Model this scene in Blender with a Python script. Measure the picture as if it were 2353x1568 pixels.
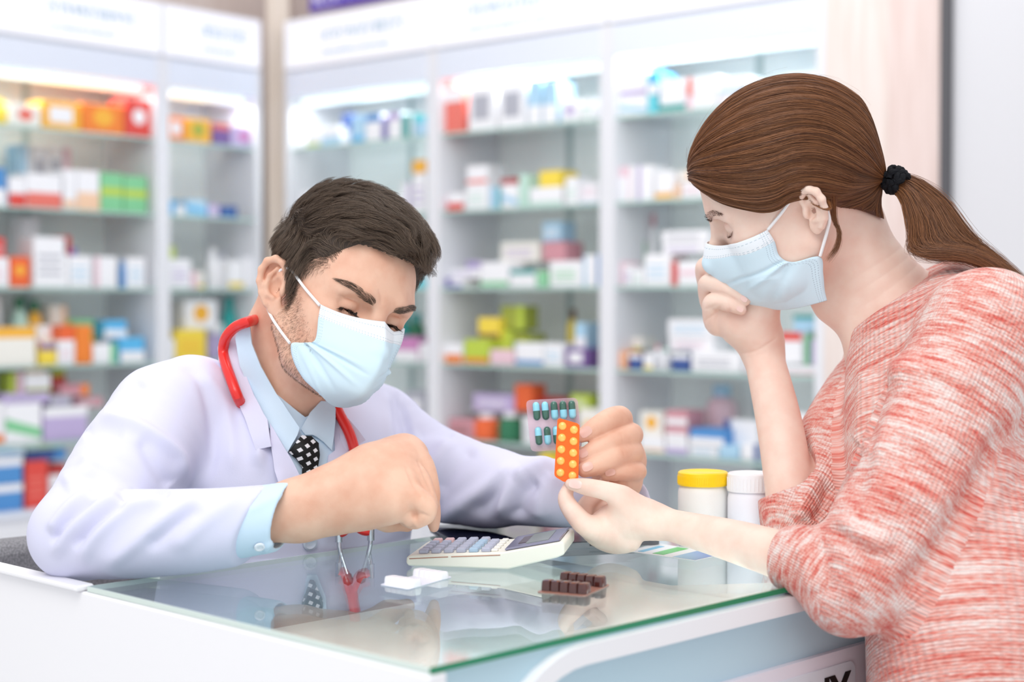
import bpy, math, random
import numpy as np
from mathutils import Vector, Matrix
from mathutils.geometry import delaunay_2d_cdt

for _o in list(bpy.data.objects):
    bpy.data.objects.remove(_o)
scene = bpy.context.scene
COL = scene.collection
random.seed(7)
RNG = np.random.default_rng(7)

# ------------------------------------------------------------------ camera
FPX = 3600.0                      # focal length in pixels of the 2353 px wide frame
PITCH = math.atan(84 / FPX)
CAM = np.array([0.0, 0.0, 1.08])
FW = np.array([0.0, math.cos(PITCH), -math.sin(PITCH)])
RT = np.array([1.0, 0.0, 0.0])
UP = np.array([0.0, math.sin(PITCH), math.cos(PITCH)])
cam_data = bpy.data.cameras.new('camera')
cam = bpy.data.objects.new('camera', cam_data)
COL.objects.link(cam)
cam.location = CAM
cam.rotation_euler = (math.pi / 2 - PITCH, 0, 0)
cam_data.sensor_width = 36
cam_data.lens = FPX / 2353 * 36
cam_data.clip_start = 0.05
cam_data.dof.use_dof = True
cam_data.dof.focus_distance = 1.70
cam_data.dof.aperture_fstop = 2.9
scene.camera = cam

# ------------------------------------------------------------------ world and lights
world = bpy.data.worlds.new('shop_daylight')
scene.world = world
world.use_nodes = True
world.node_tree.nodes['Background'].inputs[0].default_value = (0.93, 0.96, 1.0, 1)
world.node_tree.nodes['Background'].inputs[1].default_value = 0.82


def area_light(name, loc, target, size, size_y, power, color=(1, 1, 1)):
    d = bpy.data.lights.new(name, 'AREA')
    d.shape = 'RECTANGLE'
    d.size, d.size_y, d.energy, d.color = size, size_y, power, color
    o = bpy.data.objects.new(name, d)
    o.location = loc
    o.rotation_euler = (Vector(target) - Vector(loc)).to_track_quat('-Z', 'Y').to_euler()
    COL.objects.link(o)
    return o


area_light('ceiling_light_front', (-0.5, 0.2, 2.7), (0.15, 1.7, 0.95), 1.6, 1.2, 25, (1.0, 0.97, 0.93))
area_light('ceiling_light_middle', (0.0, 2.4, 2.75), (0.0, 2.4, 0), 2.0, 0.9, 12, (1.0, 0.98, 0.96))
area_light('ceiling_light_back', (0.2, 3.6, 2.75), (0.2, 4.6, 1.0), 2.4, 0.8, 11, (0.97, 0.99, 1.0))

scene.view_settings.view_transform = 'Standard'
scene.view_settings.look = 'None'
scene.view_settings.gamma = 1.0
scene.view_settings.exposure = 0.20
scene.view_settings.use_curve_mapping = False
scene.cycles.use_denoising = True
scene.cycles.max_bounces = 10
scene.cycles.diffuse_bounces = 4
scene.cycles.glossy_bounces = 4
scene.cycles.transmission_bounces = 6
scene.cycles.transparent_max_bounces = 16
scene.cycles.caustics_reflective = False
scene.cycles.caustics_refractive = False


# ------------------------------------------------------------------ view helpers
def P(x, y, d):
    """world point seen at pixel (x, y) of the 2353x1568 frame, d metres along the view axis"""
    return CAM + d * (FW + RT * ((x - 1176.5) / FPX) - UP * ((y - 784.0) / FPX))


def ray(x, y):
    v = FW + RT * ((x - 1176.5) / FPX) - UP * ((y - 784.0) / FPX)
    return v


def on_z(x, y, z):
    v = ray(x, y)
    return CAM + v * ((z - CAM[2]) / v[2])


def on_plane(x, y, p0, n):
    v = ray(x, y)
    return CAM + v * (np.dot(np.asarray(p0) - CAM, n) / np.dot(v, n))


def unit(v):
    v = np.asarray(v, float)
    return v / max(np.linalg.norm(v), 1e-12)


# ------------------------------------------------------------------ materials
def lin(c):
    """sRGB 0-255 or '#rrggbb' to linear rgba"""
    if isinstance(c, str):
        c = [int(c[i:i + 2], 16) for i in (1, 3, 5)]
    out = []
    for v in c[:3]:
        v = v / 255.0
        out.append(v / 12.92 if v <= 0.04045 else ((v + 0.055) / 1.055) ** 2.4)
    return (out[0], out[1], out[2], 1.0)


def mat(name, color, rough=0.5, spec=0.5, metal=0.0, **kw):
    m = bpy.data.materials.new(name)
    m.use_nodes = True
    b = m.node_tree.nodes['Principled BSDF']
    b.inputs['Base Color'].default_value = lin(color)
    b.inputs['Roughness'].default_value = rough
    b.inputs['Specular IOR Level'].default_value = spec
    b.inputs['Metallic'].default_value = metal
    for k, v in kw.items():
        b.inputs[k.replace('_', ' ')].default_value = v
    return m


def nodes(m):
    return m.node_tree.nodes, m.node_tree.links, m.node_tree.nodes['Principled BSDF']


def noise_color(m, c1, c2, scale, detail=4, coord='Object', lo=0.35, hi=0.65, stretch=None):
    n, l, b = nodes(m)
    tc = n.new('ShaderNodeTexCoord')
    nz = n.new('ShaderNodeTexNoise')
    nz.inputs['Scale'].default_value = scale
    nz.inputs['Detail'].default_value = detail
    rp = n.new('ShaderNodeValToRGB')
    rp.color_ramp.elements[0].position, rp.color_ramp.elements[1].position = lo, hi
    rp.color_ramp.elements[0].color, rp.color_ramp.elements[1].color = lin(c1), lin(c2)
    if stretch:
        mp = n.new('ShaderNodeMapping')
        mp.inputs['Scale'].default_value = stretch
        l.new(tc.outputs[coord], mp.inputs[0])
        l.new(mp.outputs[0], nz.inputs[0])
    else:
        l.new(tc.outputs[coord], nz.inputs[0])
    l.new(nz.outputs['Fac'], rp.inputs[0])
    l.new(rp.outputs[0], b.inputs['Base Color'])
    return m


def bump(m, scale, strength, dist=0.001, coord='Object', kind='noise', stretch=None):
    n, l, b = nodes(m)
    tc = n.new('ShaderNodeTexCoord')
    t = n.new('ShaderNodeTexNoise' if kind == 'noise' else 'ShaderNodeTexVoronoi')
    t.inputs['Scale'].default_value = scale
    mp = n.new('ShaderNodeMapping')
    if stretch:
        mp.inputs['Scale'].default_value = stretch
    bp = n.new('ShaderNodeBump')
    bp.inputs['Strength'].default_value = strength
    bp.inputs['Distance'].default_value = dist
    l.new(tc.outputs[coord], mp.inputs[0])
    l.new(mp.outputs[0], t.inputs[0])
    l.new(t.outputs[0], bp.inputs['Height'])
    l.new(bp.outputs[0], b.inputs['Normal'])
    return m


# ------------------------------------------------------------------ object helpers
def tag(o, label=None, cat=None, group=None, kind=None):
    if label: o['label'] = label
    if cat: o['category'] = cat
    if group: o['group'] = group
    if kind: o['kind'] = kind
    return o


def empty(name, loc, label=None, cat=None, group=None, kind=None):
    o = bpy.data.objects.new(name, None)
    o.empty_display_size = 0.05
    COL.objects.link(o)
    o.location = tuple(loc)
    return tag(o, label, cat, group, kind)


def link(o, parent=None):
    COL.objects.link(o)
    if parent is not None:
        o.parent = parent
        if parent.parent is None:      # parts keep world coordinates
            o.matrix_parent_inverse = Matrix.Translation(parent.location).inverted()
    return o


def mesh_obj(name, V, F, material, parent=None, smooth=True, mats=None, fm=None):
    """V vertices in world space, F list of faces or (n,4)/(n,3) int array"""
    me = bpy.data.meshes.new(name)
    V = np.asarray(V, np.float32)
    if isinstance(F, np.ndarray):
        k = F.shape[1]
        me.vertices.add(len(V)); me.vertices.foreach_set('co', V.ravel())
        me.loops.add(F.size); me.loops.foreach_set('vertex_index', F.astype(np.int32).ravel())
        me.polygons.add(len(F))
        me.polygons.foreach_set('loop_start', np.arange(0, F.size, k, dtype=np.int32))
        me.update(calc_edges=True)
    else:
        me.from_pydata([tuple(map(float, v)) for v in V], [], [tuple(map(int, f)) for f in F])
        me.update()
    if smooth:
        me.polygons.foreach_set('use_smooth', np.ones(len(me.polygons), bool))
    for mm in (mats or [material]):
        me.materials.append(mm)
    if fm is not None:
        me.polygons.foreach_set('material_index', np.asarray(fm, np.int32))
    o = bpy.data.objects.new(name, me)
    return link(o, parent)


class MB:
    """collects shapes of ONE part"""
    def __init__(self):
        self.v, self.f, self.m = [], [], []

    def add(self, V, F, m=0):
        b = len(self.v)
        self.v += [tuple(map(float, p)) for p in V]
        self.f += [tuple(i + b for i in f) for f in F]
        self.m += [m] * len(F)
        return self

    def box(self, c, s, R=None, bev=0.0, m=0):
        """box with rounded (chamfered) edges: c centre, s full size, R 3x3 axes in columns"""
        R = np.eye(3) if R is None else np.asarray(R)
        h = np.asarray(s, float) / 2
        bev = min(bev, h.min() * 0.95)
        if bev <= 0:
            V = [(x, y, z) for x in (-1, 1) for y in (-1, 1) for z in (-1, 1)]
            V = np.array(V) * h
            F = [(0, 1, 3, 2), (4, 6, 7, 5), (0, 4, 5, 1), (2, 3, 7, 6), (0, 2, 6, 4), (1, 5, 7, 3)]
        else:
            V, F = [], []
            idx = {}
            for sx in (-1, 1):
                for sy in (-1, 1):
                    for sz in (-1, 1):
                        for ax in range(3):
                            p = np.array([sx, sy, sz], float) * (h - bev)
                            p[ax] = (sx, sy, sz)[ax] * h[ax]
                            idx[(sx, sy, sz, ax)] = len(V)
                            V.append(p)
            V = np.array(V)
            for ax in range(3):
                a, b = [i for i in range(3) if i != ax]
                for s_ in (-1, 1):
                    q = []
                    for (u, w) in ((-1, -1), (1, -1), (1, 1), (-1, 1)):
                        k = [0, 0, 0]; k[ax] = s_; k[a] = u; k[b] = w
                        q.append(idx[(*k, ax)])
                    F.append(q)
                for u in (-1, 1):           # edges along ax
                    for w in (-1, 1):
                        k0 = [0, 0, 0]; k0[a] = u; k0[b] = w; k0[ax] = -1
                        k1 = list(k0); k1[ax] = 1
                        F.append([idx[(*k0, a)], idx[(*k0, b)], idx[(*k1, b)], idx[(*k1, a)]])
            for sx in (-1, 1):
                for sy in (-1, 1):
                    for sz in (-1, 1):
                        F.append([idx[(sx, sy, sz, i)] for i in range(3)])
            F2 = []
            for f in F:
                pts = V[f]; n = np.cross(pts[1] - pts[0], pts[2] - pts[0])
                F2.append(list(f) if np.dot(n, pts.mean(0)) > 0 else list(f)[::-1])
            F = F2
        return self.add(V @ R.T + np.asarray(c), F, m)

    def tube(self, pts, r, n=10, m=0, caps=True, flat=None):
        """tube along a polyline; r scalar or list; flat=(dir, factor) squashes the section"""
        pts = np.asarray(pts, float)
        r = np.full(len(pts), r) if np.isscalar(r) else np.asarray(r, float)
        T = np.gradient(pts, axis=0)
        T /= np.linalg.norm(T, axis=1)[:, None] + 1e-12
        a = np.array([0, 0, 1.0]) if abs(T[0][2]) < 0.9 else np.array([1.0, 0, 0])
        V, F = [], []
        u = unit(np.cross(T[0], a))
        for i in range(len(pts)):
            u = unit(u - T[i] * np.dot(u, T[i]))
            w = np.cross(T[i], u)
            for k in range(n):
                t = 2 * math.pi * k / n
                q = (u * math.cos(t) + w * math.sin(t)) * r[i]
                if flat is not None:
                    fd = np.asarray(flat[0]); q = q + fd * np.dot(q, fd) * (flat[1] - 1)
                V.append(pts[i] + q)
        for i in range(len(pts) - 1):
            for k in range(n):
                F.append((i * n + k, i * n + (k + 1) % n, (i + 1) * n + (k + 1) % n, (i + 1) * n + k))
        if caps:
            F.append(tuple(range(n))[::-1])
            F.append(tuple((len(pts) - 1) * n + k for k in range(n)))
        return self.add(V, F, m)

    def lathe(self, c, prof, n=32, m=0, axis=None):
        """profile [(r, z)] turned about z at c"""
        V, F = [], []
        for (r, z) in prof:
            for k in range(n):
                t = 2 * math.pi * k / n
                V.append((r * math.cos(t), r * math.sin(t), z))
        V = np.array(V)
        if axis is not None:
            V = V @ np.asarray(axis).T
        V = V + np.asarray(c)
        for i in range(len(prof) - 1):
            for k in range(n):
                F.append((i * n + k, i * n + (k + 1) % n, (i + 1) * n + (k + 1) % n, (i + 1) * n + k))
        if prof[0][0] > 1e-5: F.append(tuple(range(n))[::-1])
        if prof[-1][0] > 1e-5: F.append(tuple((len(prof) - 1) * n + k for k in range(n)))
        return self.add(V, F, m)

    def prism(self, poly, o, ex, ey, ez, t, m=0, t0=0.0):
        """polygon in (ex, ey) at origin o extruded from t0 to t along ez"""
        o, ex, ey, ez = map(np.asarray, (o, ex, ey, ez))
        n = len(poly)
        V = [o + ex * x + ey * y + ez * t0 for x, y in poly] + [o + ex * x + ey * y + ez * t for x, y in poly]
        F = [tuple(range(n))[::-1], tuple(range(n, 2 * n))] + [(i, (i + 1) % n, n + (i + 1) % n, n + i) for i in range(n)]
        return self.add(V, F, m)

    def build(self, name, material, parent=None, smooth=False, mats=None):
        o = mesh_obj(name, self.v, self.f, material, parent, smooth, mats, self.m if mats else None)
        if smooth:
            set_sharp(o)
        return o


def set_sharp(o, ang=40):
    me = o.data
    try:
        me.set_sharp_from_angle(angle=math.radians(ang))
    except Exception:
        pass


def rrect(w, h, r, n=6):
    """rounded rectangle polygon centred at 0"""
    out = []
    for cx, cy, a0 in ((w / 2 - r, h / 2 - r, 0), (-w / 2 + r, h / 2 - r, 90), (-w / 2 + r, -h / 2 + r, 180), (w / 2 - r, -h / 2 + r, 270)):
        for k in range(n + 1):
            a = math.radians(a0 + 90 * k / n)
            out.append((cx + r * math.cos(a), cy + r * math.sin(a)))
    return out


def catmull(pts, n=8):
    pts = np.asarray(pts, float)
    Q = np.vstack([2 * pts[0] - pts[1], pts, 2 * pts[-1] - pts[-2]])
    out = []
    for i in range(1, len(Q) - 2):
        p0, p1, p2, p3 = Q[i - 1:i + 3]
        for k in range(n):
            t = k / n
            out.append(0.5 * ((2 * p1) + (-p0 + p2) * t + (2 * p0 - 5 * p1 + 4 * p2 - p3) * t * t + (-p0 + 3 * p1 - 3 * p2 + p3) * t ** 3))
    out.append(pts[-1])
    return np.array(out)


def hair_obj(name, strands, radius, material, parent=None, tip=0.25):
    """strands: array (n, k, 3) of world points -> hair curves object"""
    S = np.asarray(strands, np.float32)
    n, k, _ = S.shape
    hc = bpy.data.hair_curves.new(name)
    hc.add_curves([k] * n)
    hc.points.foreach_set('position', S.reshape(-1))
    r = np.asarray(radius, np.float32)
    prof = np.linspace(1, tip, k, dtype=np.float32)
    R = (r if r.ndim else np.full(n, r))[:, None] * prof[None]
    hc.points.foreach_set('radius', R.astype(np.float32).ravel())
    hc.materials.append(material)
    o = bpy.data.objects.new(name, hc)
    return link(o, parent)


# ------------------------------------------------------------------ organic modelling: signed distance fields
def smin(a, b, k):
    if k <= 0:
        return np.minimum(a, b)
    h = np.maximum(k - np.abs(a - b), 0) / k
    return np.minimum(a, b) - h * h * k * 0.25


def seg_d(p, a, b, ra, rb):
    ba = b - a
    pa = p - a
    t = np.clip(pa @ ba / max(ba @ ba, 1e-12), 0, 1)
    return np.linalg.norm(pa - t[:, None] * ba, axis=1) - (ra + t * (rb - ra))


class SDF:
    def __init__(self):
        self.ops = []

    def _add(self, f, c, r, k, mode):
        self.ops.append((f, np.asarray(c, np.float32), float(r), float(k), mode))
        return self

    def chain(self, pts, r, k=0.01, ki=0.006, mode='u', flat=None):
        pts = np.asarray(pts, np.float32)
        r = np.full(len(pts), r, np.float32) if np.isscalar(r) else np.asarray(r, np.float32)
        c = (pts.min(0) + pts.max(0)) / 2
        R = np.linalg.norm(pts - c, axis=1).max() + r.max()
        if flat is not None:
            fd = unit(flat[0]).astype(np.float32); ff = float(flat[1])
            R *= max(1, ff)
        def f(p):
            if flat is not None:
                c0 = c
                q = p + np.outer((p - c0) @ fd, fd) * (1 / ff - 1)
                pp = pts + np.outer((pts - c0) @ fd, fd) * (1 / ff - 1)
            else:
                q, pp = p, pts
            d = None
            for i in range(max(1, len(pp) - 1)):
                j = min(i + 1, len(pp) - 1)
                e = seg_d(q, pp[i], pp[j], r[i], r[j])
                d = e if d is None else smin(d, e, ki)
            return d * (min(1.0, flat[1]) if flat is not None else 1.0)
        return self._add(f, c, R, k, mode)

    def ell(self, c, s, k=0.01, R=None, mode='u'):
        c = np.asarray(c, np.float32)
        s = np.full(3, s, np.float32) if np.isscalar(s) else np.asarray(s, np.float32)
        Rm = None if R is None else np.asarray(R, np.float32)
        def f(p):
            q = p - c
            if Rm is not None:
                q = q @ Rm
            k0 = np.linalg.norm(q / s, axis=1)
            k1 = np.linalg.norm(q / (s * s), axis=1)
            return k0 * (k0 - 1) / np.maximum(k1, 1e-9)
        return self._add(f, c, s.max(), k, mode)

    def sub(self, other_f, c, r, k):
        return self._add(other_f, c, r, k, 's')

    def plane_cut(self, p0, n, c, r, k=0.004):
        """removes what lies on the +n side of the plane, near c"""
        p0 = np.asarray(p0, np.float32); n = unit(n).astype(np.float32)
        c = np.asarray(c, np.float32)
        def f(p):
            return np.maximum(-((p - p0) @ n), np.linalg.norm(p - c, axis=1) - r)
        return self._add(f, c, r, k, 's')

    def merge(self, other, M=None, t=None, s=1.0):
        """other field placed with rotation M (columns = axes), translation t, scale s"""
        for (f, c, r, k, mode) in other.ops:
            if M is None:
                self.ops.append((f, c, r, k, mode))
            else:
                Mf = np.asarray(M, np.float32); tf = np.asarray(t, np.float32)
                g = (lambda f: (lambda p: f(((p - tf) @ Mf) / s) * s))(f)
                self.ops.append((g, Mf @ (c * s) + tf, r * s, k * s, mode))
        return self

    @staticmethod
    def comb(d, e, k, mode):
        if mode == 'u':
            return smin(d, e, k)
        return -smin(-d, e, k)

    def ev(self, p):
        p = np.asarray(p, np.float32)
        d = np.full(len(p), 10.0, np.float32)
        far = np.full(len(p), 10.0, np.float32)
        for f, c, r, k, mode in self.ops:
            dist = np.linalg.norm(p - c, axis=1)
            near = dist < r + k + 0.12
            if mode == 'u':
                far = np.where(near, far, np.minimum(far, dist - r))
            if near.any():
                d[near] = self.comb(d[near], f(p[near]).astype(np.float32), k, mode)
        d = np.minimum(d, np.maximum(far, 0.1))
        return d

    def grad(self, p, e=0.0008):
        p = np.asarray(p, np.float32)
        g = np.empty_like(p)
        for i in range(3):
            o = np.zeros(3, np.float32); o[i] = e
            g[:, i] = self.ev(p + o) - self.ev(p - o)
        return g / (np.linalg.norm(g, axis=1)[:, None] + 1e-9)

    def bounds(self):
        lo = np.min([c - r for f, c, r, k, m in self.ops if m == 'u'], 0)
        hi = np.max([c + r for f, c, r, k, m in self.ops if m == 'u'], 0)
        return lo - 0.01, hi + 0.01

    def mesh(self, h, B=8):
        lo, hi = self.bounds()
        nb = np.ceil((hi - lo) / (h * B)).astype(int)
        g = np.stack(np.meshgrid(*[np.arange(n) for n in nb], indexing='ij'), -1).reshape(-1, 3)
        cen = (lo + (g + 0.5) * h * B).astype(np.float32)
        dc = self.ev(cen)
        g = g[np.abs(dc) < h * B * 1.15]
        N1 = B + 1
        loc = np.stack(np.meshgrid(*[np.arange(N1)] * 3, indexing='ij'), -1).reshape(-1, 3)
        dims = nb.astype(np.int64) * B + 2
        gid = lambda c: (c[..., 0].astype(np.int64) * dims[1] + c[..., 1]) * dims[2] + c[..., 2]
        ids, verts, quads = [], [], []
        cube = np.array([(i, j, k) for i in (0, 1) for j in (0, 1) for k in (0, 1)])
        edges = [(a, b) for a in range(8) for b in range(a + 1, 8) if np.abs(cube[a] - cube[b]).sum() == 1]
        for s in range(0, len(g), 1500):
            gb = g[s:s + 1500]
            base = gb * B
            cb = (lo + (gb + 0.5) * h * B).astype(np.float32)
            pts = (lo + (base[:, None, :] + loc[None]) * h).astype(np.float32)
            d = np.full(pts.shape[:2], 10.0, np.float32)
            hb = h * B * 0.9
            for f, c, r, k, mode in self.ops:
                mk = np.linalg.norm(cb - c, axis=1) < r + 1.5 * k + hb + 0.035
                if mk.any():
                    q = pts[mk]
                    e = f(q.reshape(-1, 3)).astype(np.float32).reshape(q.shape[:2])
                    d[mk] = self.comb(d[mk], e, k, mode)
            D = d.reshape(-1, N1, N1, N1)
            S = D < 0
            cnt = sum(S[:, a:a + B, b:b + B, c:c + B].astype(np.int8) for a, b, c in cube)
            bi, ci, cj, ck = np.nonzero((cnt > 0) & (cnt < 8))
            if len(bi):
                cv = np.stack([D[bi, ci + a, cj + b, ck + c] for a, b, c in cube], 1)
                acc = np.zeros((len(bi), 3)); num = np.zeros(len(bi))
                for a, b in edges:
                    va, vb = cv[:, a], cv[:, b]
                    mk = (va < 0) != (vb < 0)
                    t = np.where(mk, va / np.where(mk, va - vb, 1), 0)
                    acc += np.where(mk[:, None], cube[a] + t[:, None] * (cube[b] - cube[a]), 0)
                    num += mk
                cell = base[bi] + np.stack([ci, cj, ck], 1)
                ids.append(gid(cell))
                verts.append(lo + (cell + acc / num[:, None]) * h)
            for ax in range(3):
                o1, o2 = [(1, 2), (2, 0), (0, 1)][ax]
                sl = [slice(0, B)] * 3
                s2 = list(sl); s2[ax] = slice(1, B + 1)
                A, Bs = S[(slice(None), *sl)], S[(slice(None), *s2)]
                bi, ci, cj, ck = np.nonzero(A != Bs)
                if not len(bi): continue
                node = base[bi] + np.stack([ci, cj, ck], 1)
                e1 = np.zeros(3, int); e1[o1] = 1
                e2 = np.zeros(3, int); e2[o2] = 1
                q = np.stack([gid(node - e1 - e2), gid(node - e2), gid(node), gid(node - e1)], 1)
                fl = ~A[bi, ci, cj, ck]
                q[fl] = q[fl][:, ::-1]
                quads.append(q)
        ids = np.concatenate(ids); verts = np.concatenate(verts); quads = np.concatenate(quads)
        od = np.argsort(ids); ids = ids[od]; verts = verts[od]
        ix = np.searchsorted(ids, quads)
        ix = np.minimum(ix, len(ids) - 1)
        ok = (ids[ix] == quads).all(1)
        return verts.astype(np.float32), ix[ok]

    def march(self, xs, ys, t0=1.0, t1=3.0, steps=90):
        """first hit of the view rays through pixels; returns points and hit mask"""
        V = FW[None] + np.outer((np.asarray(xs) - 1176.5) / FPX, RT) - np.outer((np.asarray(ys) - 784.0) / FPX, UP)
        n = np.linalg.norm(V, axis=1)
        t = np.full(len(V), t0)
        hit = np.zeros(len(V), bool)
        for _ in range(steps):
            d = self.ev(CAM + V * t[:, None])
            hit |= np.abs(d) < 0.0006
            t = np.where(np.abs(d) < 0.0004, t, t + d * 0.8 / n)
            t = np.minimum(t, t1)
        return t, V, hit & (t < t1 - 1e-3)


def vnormals(V, F):
    n = np.zeros_like(V)
    fn = np.cross(V[F[:, 1]] - V[F[:, 0]], V[F[:, 2]] - V[F[:, 0]])
    for i in range(F.shape[1]):
        np.add.at(n, F[:, i], fn)
    return n / (np.linalg.norm(n, axis=1)[:, None] + 1e-12)


def poly_dist(V, pl):
    """distance of points to a polyline and the parameter 0..1 along it"""
    best = np.full(len(V), 1e9); par = np.zeros(len(V))
    L = np.concatenate([[0], np.cumsum(np.linalg.norm(np.diff(pl, axis=0), axis=1))])
    for i in range(len(pl) - 1):
        ba = pl[i + 1] - pl[i]
        t = np.clip((V - pl[i]) @ ba / max(ba @ ba, 1e-12), 0, 1)
        d = np.linalg.norm(V - pl[i] - t[:, None] * ba, axis=1)
        m = d < best
        best[m] = d[m]
        par[m] = (L[i] + t[m] * (L[i + 1] - L[i])) / max(L[-1], 1e-9)
    return best, par


def folds(sdf, V, F, lines, t0=1.0):
    """cloth folds: each line = (pixel polyline, half width m, height m); a ridge (+) or a crease (-)"""
    N = vnormals(V, F)
    D = np.zeros(len(V))
    Q = V - CAM
    VD = Q @ FW
    VP = np.stack([1176.5 + FPX * (Q @ RT) / VD, 784.0 - FPX * (Q @ UP) / VD], 1)
    facing = (N * Q).sum(1) < 0
    for px, w, hgt in lines:
        px = catmull(np.array(px, float), 6)
        t, R, ok = sdf.march(px[:, 0], px[:, 1], t0)
        if ok.sum() < 2: continue
        R, t = R[ok], t[ok]
        for _ in range(6):
            t[1:-1] = .25 * t[:-2] + .5 * t[1:-1] + .25 * t[2:]
        pl = np.stack([px[ok][:, 0], px[ok][:, 1]], 1)
        w_px = w * FPX / t.mean()
        near = np.nonzero((VP > pl.min(0) - 3 * w_px).all(1) & (VP < pl.max(0) + 3 * w_px).all(1) & facing & (VD > t.min() - .06) & (VD < t.max() + .06))[0]
        if not len(near): continue
        d, par = poly_dist(VP[near], pl)
        d = d * VD[near] / FPX
        along_ = np.interp(par, np.linspace(0, 1, len(t)), t)
        d = np.where(np.abs(VD[near] - along_) < .05, d, 1.0)
        fade = np.clip(np.minimum(par, 1 - par) * 5, 0, 1)
        fade = fade * fade * (3 - 2 * fade)
        x = d / w
        D[near] += hgt * np.exp(-x * x * 1.6) * fade
    return V + N * D[:, None]


def crease(S, px, r=.0012, k=.0025, depth=.0004):
    """a fold of skin cut into the surface along a pixel polyline"""
    px = catmull(np.array(px, float), 4)
    t, R, ok = S.march(px[:, 0], px[:, 1])
    if ok.sum() > 1:
        p = (CAM + R * (t - depth)[:, None])[ok]
        S.chain(p, r * np.sin(np.linspace(.25, math.pi - .25, len(p))), k, 0, mode='s')


def patch(name, sdf, poly, off, th, material, parent, step=9, t0=1.0, smooth_it=22, dense=7, back=0.0, post=None):
    """a sheet of cloth lying on the surface of sdf inside the pixel outline poly"""
    poly = np.asarray(poly, float)
    b = []
    for i in range(len(poly)):
        a, c = poly[i], poly[(i + 1) % len(poly)]
        n = max(1, int(np.linalg.norm(c - a) / dense))
        b += [a + (c - a) * k / n for k in range(n)]
    b = np.array(b)
    lo, hi = b.min(0), b.max(0)
    gx, gy = np.meshgrid(np.arange(lo[0], hi[0], step), np.arange(lo[1], hi[1], step))
    gx = gx + (np.arange(gx.shape[0]) % 2)[:, None] * step / 2
    g = np.stack([gx.ravel(), gy.ravel()], 1)
    # inside test and distance to the outline
    x, y = g[:, 0], g[:, 1]
    ins = np.zeros(len(g), bool)
    dmin = np.full(len(g), 1e9)
    for i in range(len(b)):
        (x1, y1), (x2, y2) = b[i], b[(i + 1) % len(b)]
        c = ((y1 > y) != (y2 > y)) & (x < (x2 - x1) * (y - y1) / (y2 - y1 + 1e-12) + x1)
        ins ^= c
        dmin = np.minimum(dmin, np.hypot(x - x1, y - y1))
    g = g[ins & (dmin > step * 0.55)]
    pts = np.vstack([b, g])
    nb_ = len(b)
    vv, ee, ff, _, _, _ = delaunay_2d_cdt([Vector(p) for p in pts], [(i, (i + 1) % nb_) for i in range(nb_)], [], 1, 1e-4)
    pts = np.array([tuple(v) for v in vv]); tri = [tuple(f) for f in ff if len(f) == 3]
    t, R, ok = sdf.march(pts[:, 0], pts[:, 1], t0)
    if not ok.all():
        good = np.nonzero(ok)[0]
        for i in np.nonzero(~ok)[0]:
            j = good[np.argmin(((pts[good] - pts[i]) ** 2).sum(1))]
            t[i] = t[j]
    nbr = [set() for _ in pts]
    for a, c, d in tri:
        nbr[a] |= {c, d}; nbr[c] |= {a, d}; nbr[d] |= {a, c}
    nbr = [np.array(list(s), int) for s in nbr]
    for _ in range(smooth_it):
        t = np.array([0.5 * t[i] + 0.5 * t[s].mean() if len(s) else t[i] for i, s in enumerate(nbr)])
    Pt = CAM + R * t[:, None]
    N = np.zeros_like(Pt)
    for a, c, d in tri:
        n = np.cross(Pt[c] - Pt[a], Pt[d] - Pt[a])
        if np.dot(n, R[a]) > 0: n = -n
        N[a] += n; N[c] += n; N[d] += n
    N /= np.linalg.norm(N, axis=1)[:, None] + 1e-12
    for _ in range(5):
        N = np.array([0.5 * N[i] + 0.5 * N[s].mean(0) if len(s) else N[i] for i, s in enumerate(nbr)])
    N /= np.linalg.norm(N, axis=1)[:, None] + 1e-12
    N = N * 0.7 - R / np.linalg.norm(R, axis=1)[:, None] * 0.3
    N /= np.linalg.norm(N, axis=1)[:, None]
    if callable(off):
        offv = np.array([off(px, py) for px, py in pts])
    else:
        offv = np.full(len(pts), off)
    if post is not None:
        Pt = post(pts, Pt, N)
    front = Pt + N * offv[:, None]
    bk = Pt + N * (offv - th)[:, None] + R * back
    n = len(pts)
    F = []
    bound = {}
    for a, c, d in tri:
        nn = np.cross(front[c] - front[a], front[d] - front[a])
        if np.dot(nn, R[a]) > 0: a, c, d = a, d, c
        F.append((a, c, d)); F.append((n + a, n + d, n + c))
        for e in ((a, c), (c, d), (d, a)):
            if (e[1], e[0]) in bound: del bound[(e[1], e[0])]
            else: bound[e] = 1
    for a, c in bound:
        F.append((c, a, n + a, n + c))
    o = mesh_obj(name, np.vstack([front, bk]), F, material, parent, True)
    set_sharp(o, 60)
    return o
# ------------------------------------------------------------------ skin, hair and cloth materials
def skin_mat(name, c1, c2, blush, rough=0.46):
    m = mat(name, c1, rough, 0.35)
    noise_color(m, c2, c1, 38, 5, lo=0.3, hi=0.62)
    n, l, b = nodes(m)
    b.inputs['Subsurface Weight'].default_value = 0.12
    b.inputs['Subsurface Radius'].default_value = (0.012, 0.005, 0.003)
    b.inputs['Subsurface Scale'].default_value = 1.0
    # fine pores
    tc = n.new('ShaderNodeTexCoord'); nz = n.new('ShaderNodeTexNoise'); nz.inputs['Scale'].default_value = 700
    bp = n.new('ShaderNodeBump'); bp.inputs['Strength'].default_value = 0.12; bp.inputs['Distance'].default_value = 0.0006
    l.new(tc.outputs['Object'], nz.inputs[0]); l.new(nz.outputs['Fac'], bp.inputs['Height']); l.new(bp.outputs[0], b.inputs['Normal'])
    return m


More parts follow.
